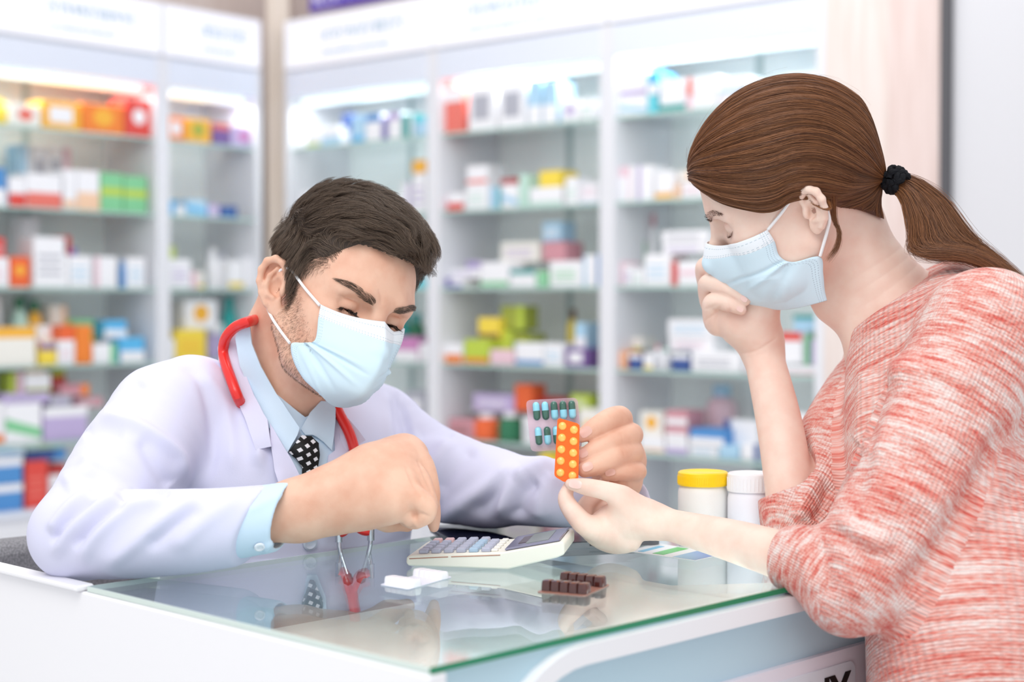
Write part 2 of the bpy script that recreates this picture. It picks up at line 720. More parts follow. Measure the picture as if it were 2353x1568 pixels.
def hair_mat(name, c_dark, c_light, rough=0.38):
    m = mat(name, c_dark, rough, 0.45)
    n, l, b = nodes(m)
    hi = n.new('ShaderNodeHairInfo')
    rp = n.new('ShaderNodeValToRGB')
    rp.color_ramp.elements[0].color = lin(c_dark); rp.color_ramp.elements[1].color = lin(c_light)
    l.new(hi.outputs['Random'], rp.inputs[0])
    l.new(rp.outputs[0], b.inputs['Base Color'])
    return m


M_SKIN_MAN = skin_mat('skin_tan', '#e7bba3', '#dca78e', '#d89a84')
M_SKIN_WOMAN = skin_mat('skin_fair', '#f2d6c7', '#edc8b8', '#eab5a4')
M_HAIR_MAN = hair_mat('hair_dark_brown', '#372b23', '#7d6857')
M_HAIR_WOMAN = hair_mat('hair_chestnut', '#4c2b1b', '#a06a43')
M_HAIR_UNDER_MAN = mat('hair_root_dark', '#43352c', 0.6)
M_HAIR_UNDER_WOMAN = mat('hair_root_chestnut', '#55301f', 0.5)
M_STUBBLE = hair_mat('stubble_brown', '#4b3a32', '#6b5446')
M_LASH = mat('lash_black', '#1d1613', 0.5)
M_EYE = mat('eye_white', '#e9e4e0', 0.15)
M_IRIS = mat('eye_dark', '#1a120e', 0.1)


# ------------------------------------------------------------------ heads (local: x right of the person, y forward, z up, origin between the ears)
def rot_axes(x, y):
    """matrix with the columns x, y and z = x cross y"""
    x = unit(x); y = unit(np.asarray(y) - x * np.dot(x, y))
    return np.stack([x, y, np.cross(x, y)], 1)


def head_sdf(female=False, ears=True):
    H = SDF()
    H.ell((0, -.004, .050), (.0755, .097, .083), 0.0)
    H.ell((0, .036, .046), (.066, .062, .060), .02)
    H.ell((0, .036, -.016), (.053 if not female else .053, .058, .074), .035)
    for s in (-1, 1):
        H.ell((s * .045, .056, -.003), (.018, .024, .018), .025)
        j = .056 if not female else .051
        H.chain([(s * j, .004, -.036), (s * (j - .011), .036, -.066), (s * .016, .070, -.076)], .015, .03)
        H.ell((s * .034, .058, -.042), (.024, .030, .034), .03)
    H.ell((0, .077, -.070), (.018, .016, .016), .02)
    br = .0115 if not female else .009
    H.chain([(-.047, .073, .037), (-.022, .0885, .038), (0, .088, .036), (.022, .0885, .038), (.047, .073, .037)], br, .016)
    H.chain([(0, .088, .030), (0, .099, .012), (0, .113, -.008), (0, .121, -.021)], [.009, .008, .0095, .0125], .012)
    for s in (-1, 1):
        H.ell((s * .0125, .108, -.025), (.0085, .011, .008), .006)
        H.ell((s * .0315, .0925, .019), (.019, .013, .0115), .012, mode='s')
        H.ell((s * .0315, .0735, .0185), .0142, .004)
        # lid crease and the slit between the lids
        R = rot_axes((1, -s * 0.42, -s * .05 * 0), (0, 1, 0))
        H.ell((s * .0325, .0875, .0255), (.0145, .004, .0009), .003, R=R, mode='s')
        if not female:
            H.ell((s * .0325, .0875, .0118), (.0125, .006, .0011), .0015, R=R, mode='s')
        else:
            H.ell((s * .0335, .0725, .0175), (.0172, .0150, .0120), .003)
    # mouth line
    H.ell((0, .098, -.058), (.022, .010, .009), .014)
    H.ell((0, .108, -.058), (.024, .008, .0012), .003, mode='s')
    if ears:
        for s in (-1, 1):
            ear_sdf(H, s, 0.84 if female else 1.0)
    return H


def ear_sdf(H, s, g=1.0):
    c = np.array([s * .079, -.016, .003])
    e1 = unit((s * .10, -.22, .97))
    e2 = unit((s * .52, -.84, -.15)); e2 = unit(e2 - e1 * np.dot(e1, e2))
    nrm = unit(np.cross(e1, e2)) * s
    if np.dot(nrm, (s, 0, 0)) < 0: nrm = -nrm
    q = lambda a, b, h=0.0: c + (e1 * a + e2 * b + nrm * h) * g
    R = np.stack([e1, e2, nrm], 1)
    H.ell(q(.004, .001, -.002), np.array((.029, .0165, .0045)) * g, .004, R=R)
    H.ell(q(-.024, -.005, -.001), np.array((.011, .009, .0045)) * g, .006, R=R)              # lobe
    H.ell(q(-.002, -.004, .005), np.array((.0140, .0090, .0095)) * g, .003, R=R, mode='s')    # concha
    H.ell(q(.017, .004, .0045), np.array((.0115, .0075, .0060)) * g, .002, R=R, mode='s')
    hel = [q(.002, -.014, .000), q(.018, -.016, .003), q(.029, -.010, .005), q(.033, .000, .006), q(.029, .0105, .006), q(.018, .0165, .006),
           q(.004, .017, .005), q(-.010, .0125, .003), q(-.022, .005, .002)]
    H.chain(hel, [.003, .0036, .0042, .0044, .0044, .0042, .004, .0038, .004], .0035, .003)
    H.chain([q(.022, -.002, .002), q(.012, .006, .003), q(.000, .0085, .0035), q(-.011, .005, .003), q(-.014, -.003, .002)], [.0022, .003, .0034, .0034, .0032], .003, .003)
    H.ell(q(-.004, -.0145, .002), np.array((.007, .004, .0045)) * g, .004, R=R)               # tragus


def head_frame(fwd, up):
    f = unit(fwd); u = unit(np.asarray(up) - f * np.dot(f, up))
    return np.stack([np.cross(f, u), f, u], 1)


HM_R = head_frame((.5864, -.7727, -.2429), (.371, -.0104, .9286))
HM_S = 0.92
HM_T = np.array([-.205, 1.7759, 1.0735])
HW_R = head_frame((-.874, .25, -.415), (-.465, -.192, .864))
HW_S = 0.955
HW_T = np.array([.3225, 1.753, 1.1933])


def to_world(p, who):
    R, T, S = (HM_R, HM_T, HM_S) if who == 'm' else (HW_R, HW_T, HW_S)
    return np.asarray(p) * S @ R.T + T


def to_local(p, who):
    R, T, S = (HM_R, HM_T, HM_S) if who == 'm' else (HW_R, HW_T, HW_S)
    return ((np.asarray(p) - T) @ R) / S
# ------------------------------------------------------------------ face masks, straps, brows, hair
def mask_mat(name, blue, white):
    m = mat(name, blue, 0.8, 0.15)
    n, l, b = nodes(m)
    uv = n.new('ShaderNodeUVMap'); uv.uv_map = 'UVMap'
    sep = n.new('ShaderNodeSeparateXYZ'); l.new(uv.outputs[0], sep.inputs[0])
    def math_(op, a, c=None, d=None):
        x = n.new('ShaderNodeMath'); x.operation = op
        for i, v in enumerate((a, c, d)):
            if v is None: continue
            if isinstance(v, (int, float)): x.inputs[i].default_value = v
            else: l.new(v, x.inputs[i])
        return x.outputs[0]
    U, V = sep.outputs[0], sep.outputs[1]
    band = math_('LESS_THAN', V, 0.135)
    def dashes(coord, along, pos, wid, freq):
        a = math_('LESS_THAN', math_('ABSOLUTE', math_('SUBTRACT', coord, pos)), wid)
        c = math_('GREATER_THAN', math_('SINE', math_('MULTIPLY', along, freq)), -0.1)
        return math_('MULTIPLY', a, c)
    side = math_('MINIMUM', U, math_('SUBTRACT', 1.0, U))
    tot = None
    for p_ in (0.04, 0.112, 0.130):
        e = dashes(V, U, p_, 0.0035, 300); tot = e if tot is None else math_('MAXIMUM', tot, e)
    for p_ in (0.018, 0.030, 0.042):
        tot = math_('MAXIMUM', tot, dashes(side, V, p_, 0.002, 330))
    mx = n.new('ShaderNodeMix'); mx.data_type = 'RGBA'
    mx.inputs[6].default_value = lin(blue); mx.inputs[7].default_value = lin(white)
    l.new(band, mx.inputs[0])
    m2 = n.new('ShaderNodeMix'); m2.data_type = 'RGBA'; m2.inputs[7].default_value = lin('#9fb6c6')
    l.new(mx.outputs[2], m2.inputs[6]); l.new(math_('MULTIPLY', tot, 0.6), m2.inputs[0])
    l.new(m2.outputs[2], b.inputs['Base Color'])
    tc = n.new('ShaderNodeTexCoord'); nz = n.new('ShaderNodeTexNoise'); nz.inputs['Scale'].default_value = 55; nz.inputs['Detail'].default_value = 6
    bp = n.new('ShaderNodeBump'); bp.inputs['Strength'].default_value = .25; bp.inputs['Distance'].default_value = .0015
    l.new(tc.outputs['Object'], nz.inputs[0]); l.new(nz.outputs[0], bp.inputs['Height']); l.new(bp.outputs[0], b.inputs['Normal'])
    return m


M_MASK = mask_mat('mask_blue', '#d6ecf8', '#f0f6fc')
M_MASK_STRAP = mat('mask_strap_white', '#f4f4f6', 0.8, 0.2)


def face_mask(who, near, rows, parent, creases, far=1.0):
    """rows: (edge point, control point, mid point) in head coordinates for x >= 0; mirrored to the other side"""
    nu, nv = 24, 10
    rows = np.array(rows, float)
    E = catmull(rows[:, 0], nv); C = catmull(rows[:, 1], nv); M = catmull(rows[:, 2], nv)
    n = len(E)
    G = np.zeros((n, 2 * nu + 1, 3)); UV = np.zeros((n, 2 * nu + 1, 2))
    for j in range(2 * nu + 1):
        u = 1 - abs(j - nu) / nu
        sgn = -1 if j > nu else 1
        if j == nu: sgn = 1
        p = E * (1 - u) ** 2 + C * 2 * u * (1 - u) + M * u * u
        fr_ = np.interp(np.linspace(0, 1, n), [0, .28, .45], [far, far, .5 + .5 * far]) if sgn * near < 0 else np.ones(n)
        p = p * np.stack([sgn * fr_, np.ones(n), np.ones(n)], 1)
        G[:, j] = p
        UV[:, j, 0] = j / (2 * nu); UV[:, j, 1] = np.linspace(0, 1, n)
    HF = SDF().merge(head_sdf(who == 'w'), *((HM_R, HM_T, HM_S) if who == 'm' else (HW_R, HW_T, HW_S)))
    for _ in range(3):                 # keep the cloth off the face
        q = to_world(G.reshape(-1, 3), who)
        need = np.maximum(.0030 - HF.ev(q), 0)
        q = q + HF.grad(q) * need[:, None]
        G = to_local(q, who).reshape(G.shape)
        G[1:-1, 1:-1] = .6 * G[1:-1, 1:-1] + .1 * (G[:-2, 1:-1] + G[2:, 1:-1] + G[1:-1, :-2] + G[1:-1, 2:])
    # creases in (u, v) space, u measured from the near edge
    N = np.cross(np.gradient(G, axis=1), np.gradient(G, axis=0))
    N /= np.linalg.norm(N, axis=2)[..., None] + 1e-12
    N *= np.sign((N * (G - np.array([0, .02, -.03]))).sum(2))[..., None]
    D = np.zeros(G.shape[:2])
    for (u0, v0), (u1, v1), w, h in creases:
        for side in (0, 1):
            uu = UV[..., 0] * 2 if side == 0 else (1 - UV[..., 0]) * 2
            a = np.array([u0, v0]); bb = np.array([u1, v1]) - a
            q = np.stack([uu, UV[..., 1]], -1) - a
            t = np.clip((q @ bb) / (bb @ bb), 0, 1)
            dist = np.linalg.norm(q - t[..., None] * bb, axis=-1)
            D += h * np.exp(-(dist / w) ** 2) * (1 - t ** 4)
    G = G + N * D[..., None]
    w = G.shape[1]
    Vf = to_world(G.reshape(-1, 3), who)
    Vb = to_world((G - N * .0009).reshape(-1, 3), who)
    F = []
    for i in range(n - 1):
        for j in range(w - 1):
            a = i * w + j
            F.append((a, a + 1, a + w + 1, a + w))
            o_ = n * w
            F.append((o_ + a, o_ + a + w, o_ + a + w + 1, o_ + a + 1))
    rim = [i for i in range(w)] + [i * w + w - 1 for i in range(1, n)] + [(n - 1) * w + j for j in range(w - 2, -1, -1)] + [i * w for i in range(n - 2, 0, -1)]
    for a, c in zip(rim, rim[1:] + rim[:1]):
        F.append((c, a, n * w + a, n * w + c))
    o = mesh_obj('face_mask', np.vstack([Vf, Vb]), F, M_MASK, parent)
    me = o.data
    uvl = me.uv_layers.new(name='UVMap')
    fu = np.vstack([UV.reshape(-1, 2)] * 2)
    li = np.zeros(len(me.loops), np.int32); me.loops.foreach_get('vertex_index', li)
    uvl.data.foreach_set('uv', fu[li].astype(np.float32).ravel())
    return o, E


def strap(mask, who, pts, r=.0016):
    MB().tube(to_world(catmull(np.array(pts, float), 6), who), r, 8).build('ear_strap', M_MASK_STRAP, mask, True)


def surf_pts(V, F, n, mask_v=None):
    """random points on a mesh, area weighted"""
    a = np.linalg.norm(np.cross(V[F[:, 1]] - V[F[:, 0]], V[F[:, 2]] - V[F[:, 0]]), axis=1)
    if mask_v is not None:
        a = a * mask_v[F].mean(1)
    pick = RNG.choice(len(F), n, p=a / a.sum())
    u, v = RNG.random((2, n))
    f = F[pick]
    return (V[f[:, 0]] * ((1 - u) * (1 - v))[:, None] + V[f[:, 1]] * (u * (1 - v))[:, None] + V[f[:, 2]] * (u * v)[:, None] + V[f[:, 3]] * ((1 - u) * v)[:, None])


def smooth_noise(p, scale, seed):
    r = np.random.default_rng(seed)
    out = np.zeros((len(p), 3))
    for _ in range(4):
        k = r.normal(size=(3, 3)) * scale
        ph = r.random(3) * 6.28
        out += np.sin(p @ k.T + ph)
    return out / 2


def normal_of(S, p):
    return S.grad(p)


def norm(v):
    return v / (np.linalg.norm(v, axis=-1, keepdims=True) + 1e-9)


def strands_comb(S, roots, length, dirf, k=7, lift0=.6, lift1=-.25, minoff=.001, nclump=0, clump=.55, seed=1):
    """strands growing from roots (head coordinates) along the combing field dirf(p)"""
    n = len(roots)
    P_ = np.zeros((n, k, 3)); P_[:, 0] = roots
    p = roots.copy()
    for i in range(1, k):
        t = i / (k - 1)
        N = normal_of(S, p)
        d = dirf(p, t)
        d = norm(d - N * (d * N).sum(1)[:, None])
        d = norm(d + N * (lift0 + (lift1 - lift0) * t)[..., None] if not np.isscalar(lift0) else d + N * (lift0 + (lift1 - lift0) * t))
        p = p + d * (length / (k - 1))[:, None]
        sd = S.ev(p)
        need = minoff * (1.0 if np.isscalar(minoff) else 1) + .002 * t - sd
        low = need > 0
        if low.any():
            p[low] += normal_of(S, p[low]) * need[low][:, None]
        P_[:, i] = p
    if nclump:
        c = RNG.choice(n, nclump, replace=False)
        rc = roots[c]
        best = np.full(n, 1e9); idx = np.zeros(n, int)
        for s in range(0, n, 3000):
            dd = ((roots[s:s + 3000, None] - rc[None]) ** 2).sum(2)
            idx[s:s + 3000] = dd.argmin(1)
        for i in range(1, k):
            t = (i / (k - 1)) ** 1.2 * clump
            P_[:, i] = P_[:, i] * (1 - t) + P_[c[idx], i] * t
    return P_
# ------------------------------------------------------------------ room: corner with two runs of shelving
def plank_mat(name, c1, c2, scale=(14, 14, .7)):
    m = mat(name, c1, 0.55, 0.3)
    return noise_color(m, c1, c2, 6, 4, stretch=scale)


M_WALL = mat('wall_white', '#eeecee', 0.7, 0.2)
M_WOOD_WALL = plank_mat('wall_pale_wood', '#efe3de', '#e4d4cc')
M_WOOD_POST = plank_mat('wall_beige_wood', '#f3e6da', '#e9d8c8')
M_FLOOR = mat('floor_tile', '#dfe0e0', 0.25, 0.5)
M_WHITE = mat('laminate_white', '#e8e8ed', 0.35, 0.4)
M_BACK = mat('shelf_back_pale_green', '#f2f7f6', 0.35, 0.4)
M_JOINT = mat('shelf_joint_grey', '#b9c9c8', 0.5, 0.3)
M_FASCIA = mat('fascia_lavender', '#e3e8f4', 0.4, 0.4)
M_DARK = mat('trim_dark_grey', '#58575b', 0.5, 0.4)
M_PANEL = mat('partition_light_grey', '#dad9dd', 0.5, 0.3)


def glass_mat(name, tint, ior=1.45, rough=0.0, glossy=(1, 1, 1)):
    m = bpy.data.materials.new(name)
    m.use_nodes = True
    n, l = m.node_tree.nodes, m.node_tree.links
    n.remove(n['Principled BSDF'])
    out = n['Material Output']
    t = n.new('ShaderNodeBsdfTransparent'); t.inputs[0].default_value = lin(tint)
    g = n.new('ShaderNodeBsdfGlossy'); g.inputs['Roughness'].default_value = rough; g.inputs[0].default_value = (*glossy, 1)
    f = n.new('ShaderNodeFresnel')
    ge = n.new('ShaderNodeNewGeometry'); mr = n.new('ShaderNodeMapRange')      # same index from both sides of the pane
    mr.inputs['To Min'].default_value = ior; mr.inputs['To Max'].default_value = 1.0 / ior
    l.new(ge.outputs['Backfacing'], mr.inputs['Value']); l.new(mr.outputs[0], f.inputs[0])
    mx = n.new('ShaderNodeMixShader')
    l.new(f.outputs[0], mx.inputs[0]); l.new(t.outputs[0], mx.inputs[1]); l.new(g.outputs[0], mx.inputs[2]); l.new(mx.outputs[0], out.inputs[0])
    return m


M_SHELF_GLASS = glass_mat('shelf_glass', '#f8fcfb')
M_SHELF_EDGE = mat('shelf_glass_edge', '#b4d2ca', 0.2, 0.5)


def emit_mat(name, color, strength, base=None):
    m = mat(name, base or color, 0.4, 0.3)
    b = m.node_tree.nodes['Principled BSDF']
    b.inputs['Emission Color'].default_value = lin(color)
    b.inputs['Emission Strength'].default_value = strength
    return m


M_SIGNBOX = emit_mat('lightbox_face', '#fbfaff', 0.12)
M_TUBE = emit_mat('shelf_light', '#f3fffd', 0.5)

DC = 5.5
CORNER = np.array([CAM[0] - .150 * DC, DC, 0.0])
RWALL = {'o': CORNER, 'u': np.array([.755, -.656, 0]), 'n': np.array([-.656, -.755, 0])}     # runs towards the right of the photograph
LWALL = {'o': CORNER, 'u': np.array([-.656, -.755, 0]), 'n': np.array([.755, -.656, 0])}     # runs towards the left
DEPTH = .30


def wp(W, s, n, z):
    return W['o'] + W['u'] * s + W['n'] * n + np.array([0, 0, z])


def wR(W):
    """axes of a wall seen from the room: x to the viewer's left, y into the room, z up"""
    return np.stack([np.cross(W['n'], (0, 0, 1)), W['n'], [0, 0, 1]], 1)


def wbox(mb, W, s0, s1, n0, n1, z0, z1, m=0, bev=0.0):
    return mb.box(wp(W, (s0 + s1) / 2, (n0 + n1) / 2, (z0 + z1) / 2), (s1 - s0, n1 - n0, z1 - z0), wR(W), bev, m)


def struct(name, mb, m):
    o = mb.build(name, m)
    o['kind'] = 'structure'
    return o


def s_at(W, px, n=0.0):
    """distance along the wall where the vertical plane at depth n crosses the pixel column px"""
    p = on_plane(px, 700, W['o'] + W['n'] * n, W['n'])
    return float(np.dot(p - W['o'], W['u']))


def z_at(W, px, py, n=0.0):
    return float(on_plane(px, py, W['o'] + W['n'] * n, W['n'])[2])


struct('floor', MB().box((0.3, 2.6, -.05), (9, 9.5, .1)), M_FLOOR)
w = MB(); wbox(w, LWALL, -1.2, 5.0, -.46, -.40, 0, 3.0); struct('wall_left', w, M_WOOD_WALL)
w = MB(); wbox(w, RWALL, -1.2, s_at(RWALL, 1893), -.46, -.40, 0, 3.0); struct('wall_back', w, M_WOOD_WALL)
# beige post in the corner between the two runs, pale timber bands at the right, dark frame and grey partition
w = MB(); w.box(CORNER + np.array([0, .10, 1.5]) + RWALL['n'] * 0.0, (.08, .12, 3.0), wR({'u': RT, 'n': np.array([0, 1, 0])})); struct('trim_1', w, M_WOOD_POST)
sE = s_at(RWALL, 1893)
w = MB(); wbox(w, RWALL, sE, s_at(RWALL, 2045), -.40, .0, 0, 3.0); struct('wall_right', w, M_WOOD_WALL)
w = MB(); wbox(w, RWALL, s_at(RWALL, 2045), s_at(RWALL, 2168), -.38, .015, 0, 3.0); struct('trim_2', w, plank_mat('wall_pink_wood', '#e9d6d1', '#dfc9c2'))
w = MB(); wbox(w, RWALL, s_at(RWALL, 2168), s_at(RWALL, 2190), -.36, .03, 0, 3.0); struct('trim_3', w, M_DARK)
w = MB(); wbox(w, RWALL, s_at(RWALL, 2190), s_at(RWALL, 2190) + 1.6, -.36, .01, 0, 3.0); struct('wall_partition', w, M_PANEL)

SHELF_Z = [1.622, 1.376, 1.132, .892, .655]
BASE_Z = .435
TOP_Z = 1.80


def localize(root, R):
    """give a finished thing its own turned axes"""
    M = Matrix.Translation(root.location) @ Matrix([list(map(float, r)) for r in R]).to_4x4()
    Mi = M.inverted()
    def walk(o):
        for ch in o.children:
            if ch.type == 'MESH':
                ch.data.transform(Mi)
            ch.matrix_parent_inverse = Matrix()
            walk(ch)
    kids = list(root.children)
    walk(root)
    root.rotation_euler = M.to_euler()


def shelf_unit(W, s0, s1, label, light=True):
    s0, s1 = s0 + .0005, s1 - .0005
    c = wp(W, (s0 + s1) / 2, -DEPTH / 2, 0)
    root = empty('shelf_unit', c, label, 'shelf unit', 'medicine shelving along the walls')
    pw = .026
    for a, b in ((s0, s0 + pw), (s1 - pw, s1)):
        m = MB(); wbox(m, W, a, b, -DEPTH, 0, 0, TOP_Z + .088); m.build('side_panel', M_WHITE, root)
    m = MB(); wbox(m, W, s0 + pw, s1 - pw, -DEPTH, -DEPTH + .012, BASE_Z, TOP_Z); bp_ = m.build('back_panel', M_BACK, root)
    m = MB(); mid = s0 + (s1 - s0) * .47; wbox(m, W, mid - .012, mid + .012, -DEPTH + .012, -DEPTH + .016, BASE_Z, TOP_Z); m.build('panel_joint', M_JOINT, bp_)
    for z in SHELF_Z:
        m = MB(); wbox(m, W, s0 + pw, s1 - pw, -DEPTH + .012, -.012, z - .008, z); g = m.build('glass_shelf', M_SHELF_GLASS, root)
        m = MB(); wbox(m, W, s0 + pw, s1 - pw, -.012, -.008, z - .008, z); m.build('polished_edge', M_SHELF_EDGE, g)
    m = MB(); wbox(m, W, s0 + pw, s1 - pw, -DEPTH + .012, -.002, .05, BASE_Z); cb = m.build('base_cabinet', M_WHITE, root)
    m = MB(); wbox(m, W, s0 + pw, s1 - pw, -.25, .012, BASE_Z, BASE_Z + .018); m.build('cabinet_top', M_FASCIA, cb)
    for k in range(2):
        a = s0 + pw + (s1 - s0 - 2 * pw) * k / 2; b = a + (s1 - s0 - 2 * pw) / 2
        m = MB(); wbox(m, W, a + .004, b - .004, -.002, .014, .07, BASE_Z - .02, bev=.003); d = m.build('door', M_WHITE, cb)
    m = MB(); wbox(m, W, s0 + pw, s1 - pw, -.02, .004, TOP_Z - .005, TOP_Z + .085); m.build('fascia', M_FASCIA, root)
    m = MB(); wbox(m, W, s0 + pw, s1 - pw, -DEPTH + .012, -.02, TOP_Z, TOP_Z + .02); m.build('top_panel', M_WHITE, root)
    if light:
        m = MB(); wbox(m, W, s0 + .05, s1 - .05, -.08, -.03, TOP_Z - .03, TOP_Z - .006, bev=.006); m.build('light_strip', M_TUBE, root)
        c2 = wp(W, (s0 + s1) / 2, -.055, TOP_Z - .034)
        area_light('shelf_lamp', c2, c2 + W['n'] * .02 - np.array([0, 0, 1.0]), (s1 - s0) * .85, .05, 1.6 * (s1 - s0), (.95, 1.0, .99))
    localize(root, wR(W))
    return root


U_L = [s_at(LWALL, 603), s_at(LWALL, 376), s_at(LWALL, 376) + .69]
U_R = [s_at(RWALL, 655), s_at(RWALL, 995), s_at(RWALL, 1394), s_at(RWALL, 1893)]
shelf_unit(LWALL, U_L[0], U_L[1], 'narrow white medicine shelf unit on the left wall, next to the beige corner post')
shelf_unit(LWALL, U_L[1], U_L[2], 'wide white medicine shelf unit on the left wall, behind the man in the white coat')
shelf_unit(RWALL, U_R[0], U_R[1], 'white medicine shelf unit just right of the beige corner post')
shelf_unit(RWALL, U_R[1], U_R[2], 'middle white medicine shelf unit of the back wall, between the two people')
shelf_unit(RWALL, U_R[2], U_R[3], 'white medicine shelf unit behind the woman, at the right end of the back wall')

# light boxes with faint writing above the shelves
M_SIGN_TEXT = mat('sign_writing_pale_blue', '#c6d6e2', 0.6, 0.2)


def squiggles(mb, W, s0, s1, z, h, n0, seed):
    """small looped letter shapes in a row, too blurred in the photograph to read"""
    r = random.Random(seed)
    x = s0
    sg = 1 if s1 > s0 else -1
    while (x - s1) * sg < 0:
        wdt = h * r.uniform(.45, .8)
        k = r.randint(0, 3)
        pts = [(0, 0), (0, .8), (.15, 1), (.7, 1), (.85, .8), (.85, 0)]
        if k == 1: pts = [(0, .7), (.1, 1), (.6, 1), (.75, .7), (.2, .45), (.1, 0), (.8, 0)]
        if k == 2: pts = [(.1, 1), (.1, .1), (.35, 0), (.8, .1), (.8, 1)]
        if k == 3: pts = [(0, .5), (.2, 1), (.4, .1), (.6, 1), (.8, .4), (.8, 0)]
        line = [wp(W, x + sg * px_ * wdt, n0, z + pz * h) for px_, pz in pts]
        mb.tube(line, h * .085, 5)
        if r.random() < .3:
            mb.tube([wp(W, x + sg * .3 * wdt, n0, z + 1.25 * h), wp(W, x + sg * .7 * wdt, n0, z + 1.4 * h)], h * .07, 5)
        x += sg * wdt * 1.25
    return mb


def light_box(W, s0, s1, label, seed, tx=(.2, .8)):
    root = empty('light_box_sign', wp(W, (s0 + s1) / 2, .0, TOP_Z + .09), label, 'sign', 'light boxes above the shelving')
    m = MB(); wbox(m, W, s0 + .003, s1 - .003, -.20, .0, TOP_Z + .09, TOP_Z + .265, bev=.004); m.build('casing', M_WHITE, root)
    m = MB(); wbox(m, W, s0 + .008, s1 - .008, .0, .006, TOP_Z + .096, TOP_Z + .259); f = m.build('face', M_SIGNBOX, root)
    m = MB()
    L_ = s1 - s0
    a, b = (s0 + L_ * tx[0], s0 + L_ * tx[1])
    if W is LWALL: a, b = b, a
    squiggles(m, W, a, b, TOP_Z + .175, .036, .007, seed)
    squiggles(m, W, a, a + (b - a) * .8, TOP_Z + .125, .016, .007, seed + 50)
    m.build('lettering', M_SIGN_TEXT, f)['kind'] = 'stuff'
    localize(root, wR(W))
    return root


light_box(LWALL, U_L[1], U_L[2], 'long white light box sign on the left wall, leftmost of the row', 3, (.18, .62))
light_box(LWALL, U_L[0], U_L[1], 'short white light box sign on the left wall, beside the corner post', 4, (.2, .62))
light_box(RWALL, U_R[0], U_R[1], 'white light box sign under the left part of the purple banner', 5, (.28, .85))
light_box(RWALL, U_R[1], U_R[2], 'white light box sign above the middle shelf unit of the back wall', 6, (.22, .8))
light_box(RWALL, U_R[2], U_R[3], 'white light box sign above the shelf unit behind the woman', 7, (.3, .8))

# purple banner above the light boxes
M_PURPLE = mat('banner_purple', '#5a3fb0', 0.5, 0.3)
M_BANNER_TEXT = mat('banner_writing_white', '#e9e2fb', 0.5, 0.3)
_ban = empty('banner', wp(RWALL, .4, .0, 2.09), 'purple banner with white writing at the top of the back wall', 'banner')
s0b, s1b = s_at(RWALL, 713, -.02), s_at(RWALL, 1090, -.02)
m = MB(); wbox(m, RWALL, s0b, s1b + .5, -.03, -.02, TOP_Z + .285, TOP_Z + .60); m.build('cloth', M_PURPLE, _ban)
m = MB(); squiggles(m, RWALL, s0b + .02, s0b + .16, TOP_Z + .305, .05, -.018, 21); squiggles(m, RWALL, s0b + .19, s0b + .29, TOP_Z + .31, .035, -.018, 22)
squiggles(m, RWALL, s0b + .32, s1b + .4, TOP_Z + .305, .04, -.018, 23); m.build('lettering', M_BANNER_TEXT, _ban)['kind'] = 'stuff'
localize(_ban, wR(RWALL))
# ------------------------------------------------------------------ medicines on the shelves
PAL = {'white': '#f5f4f8', 'cream': '#f3efe6', 'yellow': '#f7d63c', 'amber': '#f8b02c', 'orange': '#f47a22', 'deep orange': '#f05a24', 'red': '#e03a30', 'dark red': '#b22724',
       'coral': '#ea6a5c', 'rose': '#cf8a96', 'pink': '#f0c8d4', 'magenta': '#c77bb4', 'purple': '#6d4a92', 'lilac': '#bba8d6', 'violet': '#6a5fae', 'navy': '#2c4a92', 'blue': '#3f86cc',
       'light blue': '#a9d3ee', 'sky blue': '#4bb2ea', 'cyan': '#5fd0e0', 'teal': '#14938f', 'mint': '#bfe3d4', 'green': '#78c98e', 'dark green': '#1f6b45', 'lime': '#b9cf3a', 'olive': '#9aa532',
       'peach': '#f6c8a4', 'grey': '#a9aab6', 'brown': '#6a4636'}
_PM = {}


def pm(c):
    if c not in _PM:
        h = PAL[c]
        rgb = [int(h[i:i + 2], 16) for i in (1, 3, 5)]
        _PM[c] = mat('print_' + c.replace(' ', '_'), [v + (246 - v) * .12 for v in rgb], 0.45, 0.35)
    return _PM[c]


ORD = ['first', 'second', 'third', 'fourth', 'fifth', 'sixth', 'seventh', 'eighth', 'ninth', 'tenth', 'eleventh', 'twelfth', 'thirteenth', 'fourteenth', 'fifteenth', 'sixteenth']
BAYS = {'A': (LWALL, 'wide left bay'), 'B': (LWALL, 'narrow left bay'), 'C': (RWALL, 'bay behind man'), 'D': (RWALL, 'middle back bay'), 'E': (RWALL, 'bay behind woman')}
SHN = ['top shelf', 'second shelf', 'third shelf', 'fourth shelf', 'fifth shelf', 'cabinet top']


